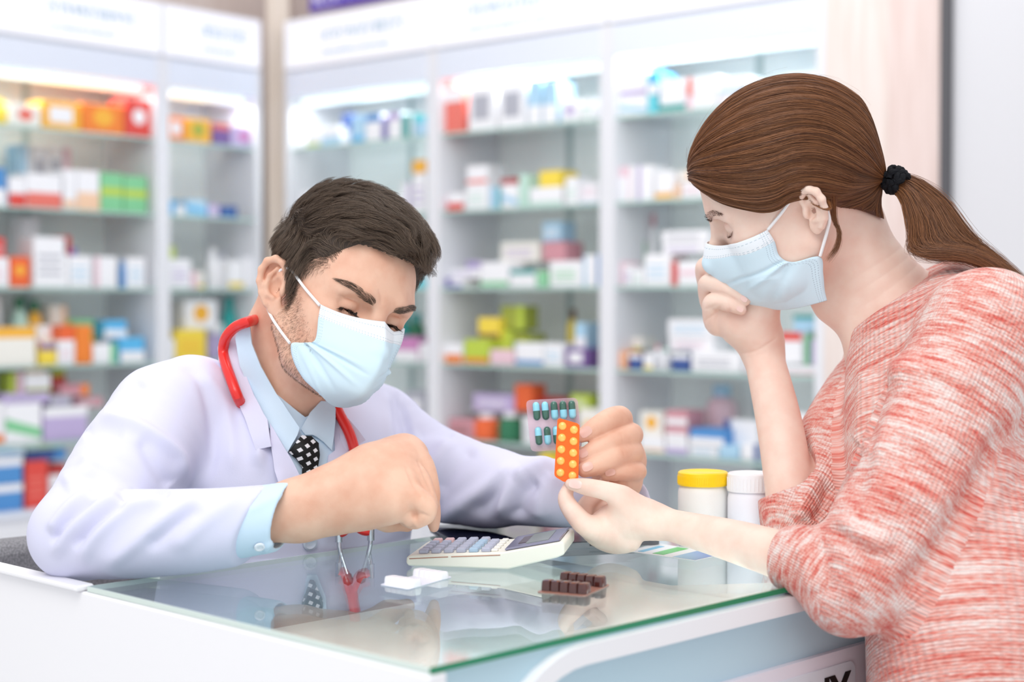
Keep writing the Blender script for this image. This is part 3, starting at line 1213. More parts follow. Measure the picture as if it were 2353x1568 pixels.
def put_box(W, x0, x1, y0, z0, main, style, accent, label, dep, back, grp, zb=None):
    """carton whose front face spans the pixel columns x0..x1; z0 its base height, y0 the pixel row of its top"""
    nf = -.03 - back
    sa, sb = sorted((s_at(W, x0, nf), s_at(W, x1, nf)))
    xm = (x0 + x1) / 2
    ztop = z_at(W, xm, y0, nf)
    h = max(ztop - z0, .012)
    wd = max(sb - sa - .002, .006)
    nb = max(nf - dep, -DEPTH + .02)
    me = bpy.data.meshes.new('medicine_box')
    mb = MB()
    dd = nf - nb
    mb.box((0, -dd / 2, h / 2), (wd, dd, h), None, min(.0015, wd * .1))
    e = .0006
    def plate(u0, u1, v0, v1, mi, t=e):
        mb.box((-(u0 + u1 - 1) / 2 * wd, t / 2, (v0 + v1) / 2 * h), ((u1 - u0) * wd, t, (v1 - v0) * h), None, 0, mi)
    mats = [pm(main), pm(accent or main)]
    if style == 'bottom': plate(0, 1, 0, .45, 1)
    elif style == 'band': plate(0, 1, .42, .62, 1)
    elif style == 'foot': plate(0, 1, .05, .24, 1)
    elif style == 'top': plate(0, 1, .72, 1, 1)
    elif style == 'square': plate(.18, .78, .25, .8, 1)
    elif style == 'spot':
        pts = [(math.cos(a) * wd * .24, h * .55 + math.sin(a) * min(wd * .24, h * .3)) for a in np.linspace(0, 2 * math.pi, 14)[:-1]]
        mb.prism(pts, (0, 0, 0), (1, 0, 0), (0, 0, 1), (0, 1, 0), e, 1)
    elif style == 'stripe': plate(.72, 1, 0, 1, 1)
    elif style == 'edge': plate(0, .2, 0, 1, 1)
    elif style == 'lines':
        for v in (.25, .42, .59): plate(.12, .8, v, v + .06, 1)
    elif style == 'slant':
        mb.prism([(-wd / 2, h * .1), (wd / 2, h * .35), (wd / 2, h * .65), (-wd / 2, h * .35)], (0, 0, 0), (1, 0, 0), (0, 0, 1), (0, 1, 0), e, 1)
    me.from_pydata(mb.v, [], mb.f)
    for q in mats: me.materials.append(q)
    me.polygons.foreach_set('material_index', np.asarray(mb.m, np.int32))
    me.update()
    o = bpy.data.objects.new('medicine_box', me)
    c = wp(W, (sa + sb) / 2, nf, z0)
    R = wR(W)
    o.matrix_world = Matrix(((R[0][0], R[0][1], 0, c[0]), (R[1][0], R[1][1], 0, c[1]), (0, 0, 1, z0), (0, 0, 0, 1)))
    COL.objects.link(o)
    tag(o, label, 'medicine box', grp)
    return o


def put_bottle(W, x0, x1, y0, z0, main, cap, label, back, grp):
    nf = -.05 - back
    sa, sb = sorted((s_at(W, x0, nf), s_at(W, x1, nf)))
    r = max((sb - sa) / 2, .006)
    h = max(z_at(W, (x0 + x1) / 2, y0, nf) - z0, .03)
    c = wp(W, (sa + sb) / 2, nf, z0)
    root = empty('medicine_bottle', c, label, 'bottle', grp)
    MB().lathe(c, [(.0001, 0), (r * .92, 0), (r, h * .03), (r, h * .66), (r * .8, h * .76), (r * .5, h * .8), (r * .5, h * .82), (.0001, h * .82)], 20).build('bottle_body', pm(main), root, True)
    MB().lathe(c, [(.0001, h * .82), (r * .58, h * .82), (r * .58, h * .98), (r * .5, h), (.0001, h)], 16).build('cap', pm(cap), root, True)


# rows: (kind, x0, x1, y top, main colour, style, accent, base pixel row or None for the shelf, set back m)
B_, T_ = 'box', 'bottle'
GOODS = {
 'A0': [(T_, -16, 18, 228, 'yellow', '', 'yellow', None, .02), (B_, 26, 98, 242, 'cream', 'spot', 'coral', None, 0), (B_, 100, 190, 234, 'amber', 'square', 'white', None, 0), (B_, 192, 288, 240, 'orange', 'spot', 'amber', None, 0), (B_, 290, 354, 230, 'red', 'spot', 'white', None, 0)],
 'A1': [(B_, 44, 74, 333, 'light blue', 'stripe', 'white', None, .15), (B_, 78, 112, 336, 'white', 'square', 'grey', None, .15), (B_, 114, 148, 338, 'white', 'square', 'grey', None, .15), (B_, 150, 166, 340, 'pink', '', '', None, .15),
        (B_, -20, 16, 386, 'blue', 'bottom', 'white', None, 0), (B_, 22, 62, 408, 'white', 'bottom', 'red', None, 0), (B_, 63, 144, 400, 'white', 'bottom', 'coral', None, 0), (B_, 148, 178, 390, 'white', 'foot', 'peach', None, 0), (B_, 179, 231, 392, 'white', 'bottom', 'peach', None, 0),
        (B_, 233, 285, 398, 'green', 'band', 'lime', None, 0), (B_, 287, 340, 405, 'green', 'band', 'lime', None, 0)],
 'A2': [(B_, -30, 22, 592, 'white', 'lines', 'pink', None, 0), (B_, -28, 13, 546, 'red', 'lines', 'pink', 592, 0), (B_, 24, 70, 590, 'deep orange', 'spot', 'amber', None, 0), (B_, 50, 92, 500, 'white', '', '', None, .14), (B_, 78, 158, 545, 'white', 'lines', 'grey', None, 0), (B_, 148, 164, 543, 'red', '', '', 586, .0), (B_, 166, 178, 570, 'violet', '', '', 588, .0),
        (B_, 160, 212, 588, 'white', 'lines', 'light blue', None, 0), (B_, 218, 270, 590, 'white', 'edge', 'pink', None, 0), (T_, 274, 288, 600, 'blue', '', 'blue', None, 0), (B_, 292, 336, 592, 'white', 'lines', 'light blue', None, 0)],
 'A3': [(B_, -30, 4, 680, 'white', 'lines', 'grey', None, .12), (T_, 28, 60, 682, 'mint', '', 'dark green', None, .10), (T_, 64, 94, 690, 'amber', '', 'dark green', None, .10), (B_, 116, 154, 702, 'cream', 'stripe', 'peach', None, .10), (B_, 160, 216, 734, 'lime', 'top', 'green', None, .08),
        (B_, -30, 82, 752, 'cream', 'top', 'amber', None, 0), (B_, 84, 126, 748, 'white', 'slant', 'magenta', None, .05), (B_, 90, 130, 792, 'yellow', 'top', 'purple', None, 0), (B_, 132, 172, 782, 'white', 'lines', 'pink', None, 0), (B_, 174, 212, 748, 'orange', '', '', None, 0), (B_, 138, 172, 748, 'deep orange', '', '', 782, 0),
        (B_, 214, 268, 790, 'white', 'stripe', 'green', None, 0), (B_, 240, 292, 736, 'sky blue', 'bottom', 'white', 776, .03), (B_, 276, 332, 776, 'sky blue', 'bottom', 'white', None, 0), (B_, 236, 290, 776, 'white', '', '', None, .06)],
 'A4': [(B_, -30, 8, 925, 'white', 'foot', 'orange', None, 0), (B_, 10, 94, 928, 'white', 'slant', 'green', None, 0), (B_, 98, 200, 936, 'lilac', 'top', 'white', None, 0), (B_, 6, 112, 904, 'lilac', 'lines', 'grey', 928, 0), (B_, 114, 164, 908, 'grey', 'lines', 'lilac', 936, 0), (B_, 136, 204, 884, 'rose', 'stripe', 'orange', 910, .03),
        (B_, 118, 150, 830, 'olive', 'top', 'lime', 866, .06), (B_, 118, 152, 866, 'dark red', '', '', 908, .06), (B_, 58, 116, 858, 'white', 'foot', 'olive', 904, .03), (B_, 20, 36, 856, 'lime', '', '', 904, .05), (B_, 37, 52, 852, 'pink', '', '', 904, .05), (B_, 60, 104, 830, 'peach', 'lines', 'white', 858, .05), (B_, 172, 235, 914, 'rose', 'lines', 'white', 936, .05)],
 'A5': [(B_, -30, 50, 1115, 'blue', 'top', 'white', None, 0), (B_, -30, 50, 1056, 'blue', 'top', 'white', 1114, 0), (B_, 56, 108, 1060, 'red', 'lines', 'coral', None, 0), (B_, -30, 54, 1012, 'white', 'slant', 'light blue', 1054, .02), (B_, 56, 150, 1034, 'navy', 'stripe', 'blue', 1060, .03), (B_, 56, 142, 1010, 'mint', 'spot', 'lime', 1033, .03), (B_, 110, 158, 1092, 'white', 'lines', 'grey', None, .02), (B_, 110, 150, 1068, 'dark red', '', '', 1091, .03)],
 'B0': [(B_, 389, 426, 268, 'orange', 'square', 'white', None, 0), (B_, 428, 487, 274, 'amber', 'spot', 'olive', None, 0), (B_, 490, 530, 284, 'purple', 'top', 'coral', None, 0), (B_, 532, 591, 292, 'lilac', 'spot', 'magenta', None, 0)],
 'B1': [(B_, 390, 404, 460, 'sky blue', '', '', None, 0), (B_, 405, 428, 474, 'white', '', '', None, 0), (B_, 430, 478, 460, 'light blue', 'slant', 'sky blue', None, 0), (B_, 480, 506, 470, 'lilac', 'lines', 'white', None, 0), (B_, 508, 547, 474, 'navy', 'lines', 'blue', None, 0), (B_, 552, 592, 462, 'cream', '', '', None, .1)],
 'B2': [(B_, 390, 440, 596, 'white', 'lines', 'lilac', None, 0), (B_, 442, 454, 624, 'pink', '', '', None, 0), (B_, 455, 470, 624, 'cream', 'foot', 'yellow', None, 0), (T_, 476, 500, 572, 'white', '', 'white', None, .05), (T_, 504, 524, 578, 'white', '', 'grey', None, .05), (B_, 526, 560, 600, 'white', 'foot', 'yellow', None, 0), (B_, 562, 594, 592, 'white', 'stripe', 'mint', None, 0), (B_, 392, 404, 566, 'lime', '', '', 595, .02)],
 'B3': [(B_, 403, 474, 758, 'yellow', 'lines', 'amber', None, 0), (B_, 424, 500, 690, 'white', 'spot', 'amber', 757, .04), (T_, 512, 540, 682, 'teal', '', 'teal', None, .06), (B_, 390, 402, 780, 'white', '', '', None, 0), (B_, 478, 532, 744, 'lilac', 'top', 'white', None, .08)],
 'B4': [(B_, 392, 450, 950, 'white', 'foot', 'coral', None, 0), (B_, 454, 520, 930, 'light blue', 'top', 'white', None, 0), (B_, 526, 588, 945, 'cream', 'band', 'green', None, 0)],
 'C0': [(T_, 678, 700, 296, 'white', '', 'dark green', None, 0), (B_, 704, 736, 304, 'white', 'foot', 'lime', None, 0), (B_, 740, 782, 290, 'white', 'bottom', 'light blue', None, 0), (B_, 786, 806, 262, 'navy', 'bottom', 'white', None, .03), (B_, 808, 838, 266, 'light blue', 'foot', 'sky blue', None, 0), (B_, 840, 876, 262, 'white', 'top', 'blue', None, 0), (B_, 878, 890, 268, 'violet', '', '', None, 0), (B_, 892, 922, 258, 'white', 'top', 'lilac', None, 0), (B_, 924, 950, 262, 'teal', 'stripe', 'white', None, 0), (B_, 952, 978, 268, 'light blue', 'top', 'cyan', None, 0)],
 'C1': [(B_, 690, 740, 440, 'white', 'lines', 'light blue', None, 0), (B_, 746, 800, 450, 'light blue', 'lines', 'white', None, 0), (B_, 922, 944, 420, 'white', 'stripe', 'lilac', None, .05), (B_, 948, 978, 398, 'white', 'lines', 'lilac', None, .02), (B_, 947, 979, 368, 'amber', '', '', 397, .02), (B_, 806, 900, 450, 'white', 'band', 'mint', None, 0)],
 'C2': [(B_, 950, 980, 640, 'cyan', '', '', None, 0), (B_, 690, 760, 600, 'white', 'lines', 'coral', None, 0), (B_, 766, 840, 610, 'mint', 'lines', 'white', None, 0), (B_, 880, 944, 606, 'white', 'lines', 'grey', None, 0)],
 'C3': [(B_, 904, 960, 775, 'magenta', 'bottom', 'white', None, 0), (B_, 882, 903, 800, 'light blue', '', '', None, 0), (T_, 916, 940, 716, 'teal', '', 'teal', None, .10), (T_, 944, 970, 720, 'dark green', '', 'teal', None, .10), (B_, 962, 980, 790, 'white', '', '', None, 0)],
 'C4': [(B_, 930, 976, 900, 'grey', 'square', 'white', None, 0), (B_, 880, 926, 930, 'white', 'foot', 'blue', None, 0)],
 'D0': [(B_, 1014, 1064, 206, 'coral', 'top', 'white', None, 0), (B_, 1076, 1138, 198, 'white', 'square', 'grey', None, 0), (B_, 1146, 1208, 192, 'white', 'square', 'grey', None, 0), (B_, 1213, 1244, 188, 'light blue', 'bottom', 'white', None, 0), (B_, 1247, 1280, 186, 'light blue', 'bottom', 'white', None, 0), (B_, 1288, 1330, 232, 'white', 'spot', 'lilac', None, 0), (B_, 1334, 1362, 228, 'white', 'lines', 'mint', None, 0)],
 'D1': [(B_, 1004, 1026, 452, 'pink', 'lines', 'white', None, 0), (B_, 1028, 1066, 444, 'white', 'bottom', 'red', None, 0), (B_, 1070, 1122, 424, 'white', 'lines', 'mint', None, 0), (B_, 1072, 1120, 380, 'white', 'foot', 'coral', 423, .03), (B_, 1126, 1150, 430, 'light blue', 'stripe', 'teal', None, 0), (B_, 1152, 1190, 424, 'white', 'slant', 'light blue', None, 0), (B_, 1150, 1188, 410, 'dark red', 'lines', 'rose', 424, .02), (B_, 1192, 1212, 400, 'mint', '', '', None, 0),
        (B_, 1216, 1290, 430, 'white', 'foot', 'mint', None, 0), (B_, 1238, 1286, 392, 'yellow', '', '', 430, 0), (B_, 1298, 1326, 408, 'white', 'lines', 'mint', None, 0), (B_, 1330, 1376, 460, 'white', 'foot', 'blue', None, 0), (B_, 1332, 1374, 420, 'white', 'lines', 'pink', 459, .03)],
 'D2': [(B_, 1010, 1030, 640, 'violet', '', '', None, 0), (B_, 1034, 1062, 642, 'white', 'bottom', 'violet', None, 0), (B_, 1034, 1104, 618, 'white', 'lines', 'lilac', 641, .02), (B_, 1070, 1102, 600, 'lilac', 'lines', 'violet', 618, .05), (B_, 1104, 1168, 602, 'white', 'foot', 'green', None, 0), (B_, 1172, 1230, 620, 'white', 'top', 'teal', None, 0), (B_, 1150, 1240, 556, 'cream', 'lines', 'lilac', 602, .06), (B_, 1232, 1258, 624, 'green', 'lines', 'mint', None, 0),
        (B_, 1246, 1298, 556, 'rose', '', '', 600, .03), (B_, 1262, 1338, 600, 'white', 'lines', 'green', None, 0), (B_, 1340, 1370, 586, 'white', 'edge', 'light blue', None, 0), (B_, 1371, 1383, 584, 'blue', '', '', None, 0), (B_, 1246, 1290, 510, 'light blue', 'lines', 'white', 555, .05), (T_, 1300, 1326, 552, 'mint', '', 'white', None, .10)],
 'D3': [(B_, 1004, 1062, 790, 'white', 'bottom', 'orange', None, 0), (B_, 1066, 1122, 780, 'lime', 'foot', 'orange', None, 0), (B_, 1125, 1180, 804, 'pink', '', '', None, 0), (B_, 1184, 1248, 788, 'white', 'foot', 'blue', None, 0), (B_, 1250, 1294, 790, 'white', 'lines', 'light blue', None, 0), (B_, 1298, 1350, 802, 'purple', 'square', 'white', None, 0), (B_, 1098, 1146, 730, 'yellow', 'foot', 'brown', 778, .02),
        (B_, 1150, 1204, 703, 'olive', 'stripe', 'lime', 758, .05), (B_, 1126, 1176, 760, 'lime', '', '', 803, .04), (B_, 1178, 1212, 768, 'olive', '', '', 787, .04), (B_, 1152, 1206, 786, 'light blue', '', '', 803, .05), (B_, 1320, 1346, 742, 'light blue', 'bottom', 'white', 801, .03), (T_, 1306, 1326, 710, 'yellow', '', 'brown', None, .14), (B_, 1352, 1376, 790, 'dark green', '', '', None, .1)],
 'D4': [(B_, 1182, 1222, 884, 'deep orange', '', '', 945, .05), (B_, 1086, 1180, 906, 'lilac', 'lines', 'white', 945, .04), (T_, 1096, 1146, 950, 'deep orange', '', 'white', None, .02), (T_, 1152, 1196, 948, 'dark green', '', 'white', None, .02), (B_, 1030, 1090, 964, 'rose', 'lines', 'brown', None, 0), (B_, 1224, 1300, 914, 'dark red', 'lines', 'brown', 945, .08), (B_, 1310, 1356, 906, 'lime', 'lines', 'white', 945, .05), (B_, 1080, 1360, 946, 'white', 'lines', 'light blue', 955, .10), (B_, 1200, 1260, 960, 'white', 'lines', 'grey', None, 0), (B_, 1330, 1376, 940, 'cream', 'spot', 'amber', None, 0)],
 'D5': [(B_, 1240, 1276, 1040, 'yellow', '', '', None, 0), (B_, 1100, 1230, 1070, 'white', 'lines', 'grey', None, 0), (B_, 1290, 1370, 1060, 'white', 'foot', 'light blue', None, 0)],
 'E0': [(B_, 1416, 1486, 222, 'white', 'slant', 'light blue', None, 0), (B_, 1416, 1484, 164, 'white', 'foot', 'lilac', 221, 0), (B_, 1487, 1508, 218, 'cyan', '', '', None, 0), (B_, 1487, 1512, 164, 'sky blue', 'bottom', 'white', 217, 0), (B_, 1514, 1574, 184, 'white', 'foot', 'teal', None, 0), (B_, 1576, 1646, 218, 'white', 'edge', 'pink', None, 0), (B_, 1576, 1644, 176, 'white', 'edge', 'coral', 217, 0), (B_, 1650, 1720, 214, 'white', 'lines', 'pink', None, 0), (B_, 1650, 1718, 178, 'white', 'foot', 'light blue', 213, 0), (B_, 1726, 1790, 196, 'sky blue', 'bottom', 'white', None, 0), (B_, 1794, 1870, 170, 'white', 'lines', 'coral', None, 0)],
 'E1': [(B_, 1412, 1442, 384, 'white', 'top', 'pink', None, 0), (B_, 1443, 1462, 382, 'white', 'edge', 'pink', None, 0), (B_, 1464, 1500, 380, 'white', 'edge', 'lilac', None, 0), (B_, 1504, 1546, 394, 'white', 'foot', 'amber', None, 0), (B_, 1548, 1562, 424, 'peach', '', '', None, 0), (B_, 1564, 1620, 416, 'white', 'lines', 'pink', None, 0), (B_, 1550, 1590, 392, 'cream', 'stripe', 'peach', 415, .04)],
 'E2': [(B_, 1410, 1430, 602, 'pink', 'lines', 'white', None, 0), (B_, 1432, 1450, 610, 'white', 'lines', 'lilac', None, 0), (B_, 1452, 1478, 620, 'white', 'lines', 'mint', None, 0), (B_, 1480, 1540, 584, 'white', 'lines', 'light blue', None, 0), (B_, 1542, 1554, 602, 'red', '', '', None, 0), (B_, 1556, 1614, 600, 'white', 'band', 'pink', None, 0), (B_, 1520, 1624, 560, 'white', 'lines', 'lilac', 583, .0), (B_, 1518, 1626, 530, 'white', 'lines', 'grey', 559, .0), (T_, 1468, 1482, 506, 'green', '', 'white', None, .10), (T_, 1494, 1508, 490, 'white', '', 'rose', None, .12), (B_, 1630, 1700, 570, 'white', 'lines', 'coral', None, 0)],
 'E3': [(B_, 1406, 1440, 808, 'orange', 'stripe', 'peach', None, 0), (B_, 1444, 1474, 814, 'navy', 'top', 'white', None, 0), (B_, 1408, 1476, 776, 'cream', 'foot', 'lime', 806, .06), (B_, 1478, 1500, 812, 'white', 'foot', 'yellow', None, 0), (T_, 1504, 1520, 792, 'white', '', 'rose', None, .02), (T_, 1522, 1538, 800, 'white', '', 'mint', None, .02), (B_, 1542, 1584, 814, 'navy', 'top', 'white', None, 0), (B_, 1588, 1700, 808, 'white', 'lines', 'grey', None, 0), (B_, 1536, 1640, 776, 'white', 'lines', 'pink', 807, .03), (B_, 1534, 1642, 734, 'white', 'lines', 'light blue', 775, .03),
        (B_, 1794, 1842, 764, 'white', 'top', 'red', 834, .02), (B_, 1708, 1880, 840, 'white', 'foot', 'rose', None, 0), (B_, 1846, 1860, 770, 'green', '', '', 838, .04), (B_, 1822, 1876, 724, 'light blue', 'top', 'teal', 762, .06), (B_, 1862, 1882, 780, 'lilac', '', '', 838, .04)],
 'E4': [(B_, 1470, 1526, 1004, 'white', 'foot', 'peach', None, 0), (B_, 1470, 1524, 946, 'cream', 'spot', 'amber', 1003, .03), (B_, 1530, 1580, 1012, 'white', 'bottom', 'lilac', None, 0), (B_, 1530, 1580, 978, 'rose', 'bottom', 'white', 1011, 0), (B_, 1530, 1580, 944, 'rose', 'bottom', 'white', 977, 0), (B_, 1584, 1664, 986, 'blue', 'bottom', 'white', 1024, 0), (B_, 1584, 1650, 1026, 'white', 'lines', 'light blue', None, 0), (B_, 1664, 1742, 966, 'white', 'edge', 'navy', 1024, .05), (B_, 1652, 1698, 1024, 'light blue', '', '', None, 0), (B_, 1702, 1746, 1020, 'white', 'stripe', 'navy', None, 0), (T_, 1628, 1690, 884, 'pink', '', 'light blue', None, .16), (B_, 1790, 1876, 950, 'white', 'lines', 'light blue', None, 0)],
}
for key, rows in GOODS.items():
    W, bay = BAYS[key[0]]
    k = int(key[1])
    zs = (SHELF_Z[k] if k < 5 else BASE_Z + .018) + .0008
    grp = 'medicines on the ' + SHN[k] + ' of the ' + bay
    cnt = {}
    order = sorted(range(len(rows)), key=lambda i: (rows[i][1] + rows[i][2]))
    rank = {i: j for j, i in enumerate(order)}
    for i, (kind, x0, x1, y0, main, style, acc, yb, back) in enumerate(rows):
        z0 = zs
        extra = {'bottom': 'with %s lower half', 'band': 'with %s band', 'foot': 'with %s foot stripe', 'top': 'with %s top', 'square': 'with %s square', 'spot': 'with %s round patch',
                 'stripe': 'with %s side', 'edge': 'with %s edge', 'lines': 'with %s lines', 'slant': 'with slanted %s band'}.get(style, '')
        extra = (extra % acc) if extra and acc else ''
        pos = ORD[rank[i]] + ' from left'
        where = '%s, %s, %s' % (pos, SHN[k], bay)
        if kind == B_:
            if yb is not None:
                z0 = max(zs, z_at(W, (x0 + x1) / 2, yb, -.03 - back))
            lab = ' '.join(('%s box %s, %s' % (main, extra, where)).replace(' ,', ',').split())
            put_box(W, x0, x1, y0, z0, main, style, acc, lab, .09 if back < .05 else .07, back, grp)
        else:
            put_bottle(W, x0, x1, y0, z0, main, acc, '%s bottle with %s cap, %s' % (main, acc, where), back, grp)
# ------------------------------------------------------------------ the pharmacist: body
def PR(rows):
    """rows (x px, y px, depth m, radius px) -> points, radii in metres"""
    a = np.array(rows, float)
    return np.array([P(*r[:3]) for r in a]), a[:, 3] * a[:, 2] / FPX


def chainp(S, rows, k=0.01, ki=0.006, mode='u', flat=None):
    p, r = PR(rows)
    return S.chain(p, r, k, ki, mode, flat)


def resample(rows, n=5):
    return catmull(np.array(rows, float), n)


def finger(S, rows, k=0.0035, n=5):
    chainp(S, resample(rows, n), k, 0.0)


MB_ = SDF()
MB_.merge(head_sdf(False), HM_R, HM_T, HM_S)
# neck, collar bones, slim trunk and arms under the clothes
chainp(MB_, [(668, 690, 1.815, 74), (652, 790, 1.84, 84), (636, 900, 1.86, 100), (610, 990, 1.89, 120)], .03, .03)
chainp(MB_, [(700, 830, 1.80, 60), (690, 930, 1.83, 62), (680, 1000, 1.86, 60)], .03, .03)
chainp(MB_, [(400, 960, 1.79, 80), (600, 960, 1.90, 90), (840, 985, 2.00, 75)], .03, .03)
chainp(MB_, [(610, 980, 1.90, 140), (630, 1250, 1.93, 150), (650, 1500, 1.95, 150)], .04, .03)
chainp(MB_, [(390, 970, 1.78, 75), (290, 1080, 1.71, 75), (180, 1228, 1.625, 62), (400, 1222, 1.60, 68), (560, 1195, 1.615, 62)], .02, .02)
chainp(MB_, [(870, 985, 2.0, 60), (1000, 1055, 1.95, 58), (1120, 1122, 1.895, 48), (1280, 1138, 1.83, 42), (1400, 1128, 1.785, 42)], .02, .02)
# his right forearm and fist
FD = 1.635
chainp(MB_, [(560, 1195, 1.615, 62), (690, 1172, 1.625, 66), (760, 1150, 1.63, 66), (800, 1140, 1.635, 66)], .012, .02, flat=(unit((0.35, 0.9, 0.1)), .8))
chainp(MB_, [(790, 1143, 1.637, 66), (865, 1105, 1.645, 74), (905, 1085, 1.65, 66)], .02, .03)
chainp(MB_, [(850, 1160, 1.625, 46), (905, 1148, 1.617, 44), (925, 1128, 1.62, 40)], .02, .02)           # little-finger side of the hand
chainp(MB_, [(900, 1060, 1.675, 40), (932, 1045, 1.672, 37), (945, 1052, 1.668, 34)], .02, .02)            # first knuckle
finger(MB_, [(935, 1045, 1.675, 33), (968, 1095, 1.680, 30), (985, 1150, 1.680, 25), (994, 1186, 1.678, 19), (997, 1212, 1.676, 12)], .006)   # index finger on the key
finger(MB_, [(925, 1060, 1.658, 36), (962, 1066, 1.655, 33), (984, 1125, 1.650, 27), (985, 1160, 1.650, 23), (968, 1190, 1.655, 20), (945, 1195, 1.662, 17)], .003)
finger(MB_, [(915, 1090, 1.640, 37), (952, 1100, 1.634, 34), (978, 1152, 1.628, 27), (978, 1176, 1.628, 23), (955, 1197, 1.634, 20), (932, 1193, 1.642, 17)], .0025)
finger(MB_, [(895, 1115, 1.622, 38), (940, 1138, 1.612, 33), (978, 1163, 1.608, 25), (979, 1184, 1.609, 21), (963, 1197, 1.611, 17)], .0025)
finger(MB_, [(920, 1160, 1.618, 28), (936, 1184, 1.613, 21), (939, 1196, 1.614, 15)], .003)
chainp(MB_, [(840, 1170, 1.66, 40), (890, 1195, 1.675, 24), (935, 1205, 1.68, 18)], .008, .01)                # thumb under the fist
# his left hand holding the blister packs
chainp(MB_, [(1400, 1125, 1.785, 44), (1425, 1105, 1.785, 46), (1428, 1060, 1.80, 52), (1415, 1015, 1.805, 52)], .012, .012)
chainp(MB_, [(1400, 1120, 1.765, 30), (1425, 1100, 1.765, 30), (1440, 1060, 1.780, 34)], .015, .01)
fing = [
    [(1390, 985, 1.805, 31), (1424, 964, 1.780, 30.5), (1402, 966, 1.757, 28), (1370, 984, 1.745, 25), (1336, 1002, 1.740, 16)],
    [(1408, 1012, 1.800, 31), (1450, 1000, 1.777, 28.5), (1418, 1012, 1.750, 27.5), (1376, 1032, 1.738, 25), (1334, 1052, 1.733, 17)],
    [(1420, 1042, 1.795, 30), (1452, 1040, 1.770, 28), (1420, 1047, 1.742, 27.5), (1382, 1066, 1.729, 25), (1343, 1080, 1.724, 18)],
    [(1430, 1075, 1.785, 27), (1464, 1084, 1.763, 22.5), (1442, 1084, 1.745, 22), (1414, 1086, 1.737, 20), (1393, 1090, 1.734, 15)]]
for f_ in fing:
    finger(MB_, f_, .0028)
finger(MB_, [(1420, 1095, 1.80, 36), (1385, 1078, 1.790, 29), (1352, 1058, 1.778, 24), (1322, 1040, 1.770, 18)], .006)   # thumb behind the packs

# folds of skin
crease(MB_, [(948, 1163), (952, 1176), (955, 1192), (957, 1208)], .0018, .003, .0008)
crease(MB_, [(951, 1175), (965, 1180), (980, 1186), (990, 1190)], .0013)
crease(MB_, [(951, 1175), (940, 1180), (930, 1186)], .0010)
crease(MB_, [(935, 1075), (950, 1110), (968, 1142)], .0012, .004)
crease(MB_, [(962, 1060), (978, 1095), (992, 1130)], .0012, .004)
for a_ in ([(1398, 948), (1404, 957), (1408, 968)], [(1438, 958), (1446, 966), (1448, 976)], [(1424, 992), (1430, 1002), (1432, 1014)], [(1428, 1030), (1434, 1040), (1436, 1050)], [(1372, 1040), (1377, 1046)], [(1368, 975), (1374, 985)]):
    crease(MB_, a_, .0007, .0016)
crease(MB_, [(1370, 1098), (1400, 1108), (1430, 1106)], .0009)
crease(MB_, [(1420, 1108), (1436, 1112), (1448, 1124)], .0010)
# forehead frown and the fold beside the eye
crease(MB_, [(872, 668), (877, 684), (877, 700)], .0008, .003)
# ------------------------------------------------------------------ the pharmacist: white coat
M_COAT = mat('coat_white', '#dadaf0', 0.75, 0.2)
bump(M_COAT, 900, .18, .0006)
M_COAT_INNER = mat('coat_white_facing', '#d8d7ee', 0.78, 0.2)
M_SHIRT = mat('shirt_pale_blue', '#cfe4f6', 0.7, 0.2)
bump(M_SHIRT, 1100, .15, .0005)

LAT = unit((.256, .23, 0)); FRT = unit((LAT[1], -LAT[0], 0)); TR = np.stack([LAT, -FRT, [0, 0, 1]], 1)
CT = SDF()
CT.ell((-.270, 1.885, .62), (.178, .125, .36), .0, R=TR)
CT.ell((-.262, 1.868, .86), (.165, .112, .13), .04, R=TR)
# shoulders
chainp(CT, [(565, 905, 1.875, 66), (440, 918, 1.805, 88), (372, 955, 1.775, 112)], .04, .03)
chainp(CT, [(700, 965, 1.90, 70), (800, 945, 1.965, 78), (880, 975, 2.00, 78)], .04, .03)
chainp(CT, [(570, 965, 1.90, 88), (640, 970, 1.90, 84), (740, 975, 1.93, 74)], .04, .03)
# right sleeve
chainp(CT, resample([(375, 958, 1.775, 112), (310, 1060, 1.72, 132), (235, 1165, 1.665, 120), (175, 1228, 1.63, 100)], 4), .018, .0)
chainp(CT, resample([(172, 1228, 1.63, 100), (280, 1228, 1.605, 103), (420, 1222, 1.60, 98), (520, 1213, 1.605, 92), (640, 1196, 1.615, 84)], 4), .014, .0)
# left sleeve
chainp(CT, resample([(872, 975, 2.0, 84), (968, 1068, 1.965, 104), (1060, 1106, 1.915, 100), (1130, 1122, 1.88, 87)], 4), .018, .0)
chainp(CT, resample([(1120, 1120, 1.885, 87), (1200, 1128, 1.855, 80), (1300, 1136, 1.82, 77), (1440, 1146, 1.785, 64)], 4), .014, .0)
# hollow sleeve ends, slanted cuffs
chainp(CT, [(540, 1204, 1.607, 66), (660, 1186, 1.615, 74)], .004, .0, mode='s')
CT.plane_cut(P(604, 1190, 1.615), unit(P(700, 1232, 1.60) - P(600, 1190, 1.615)), P(690, 1185, 1.615), .095, .003)
chainp(CT, [(1400, 1140, 1.795, 46), (1475, 1128, 1.775, 52)], .004, .0, mode='s')
CT.plane_cut(P(1462, 1120, 1.78), unit(P(1500, 1110, 1.765) - P(1440, 1122, 1.79)), P(1530, 1115, 1.77), .05, .003)
# opening of the collar for the neck, front gap
chainp(CT, [(660, 700, 1.80, 95), (655, 820, 1.83, 102), (668, 905, 1.84, 94), (692, 955, 1.81, 66), (694, 985, 1.795, 48)], .006, .01, mode='s')

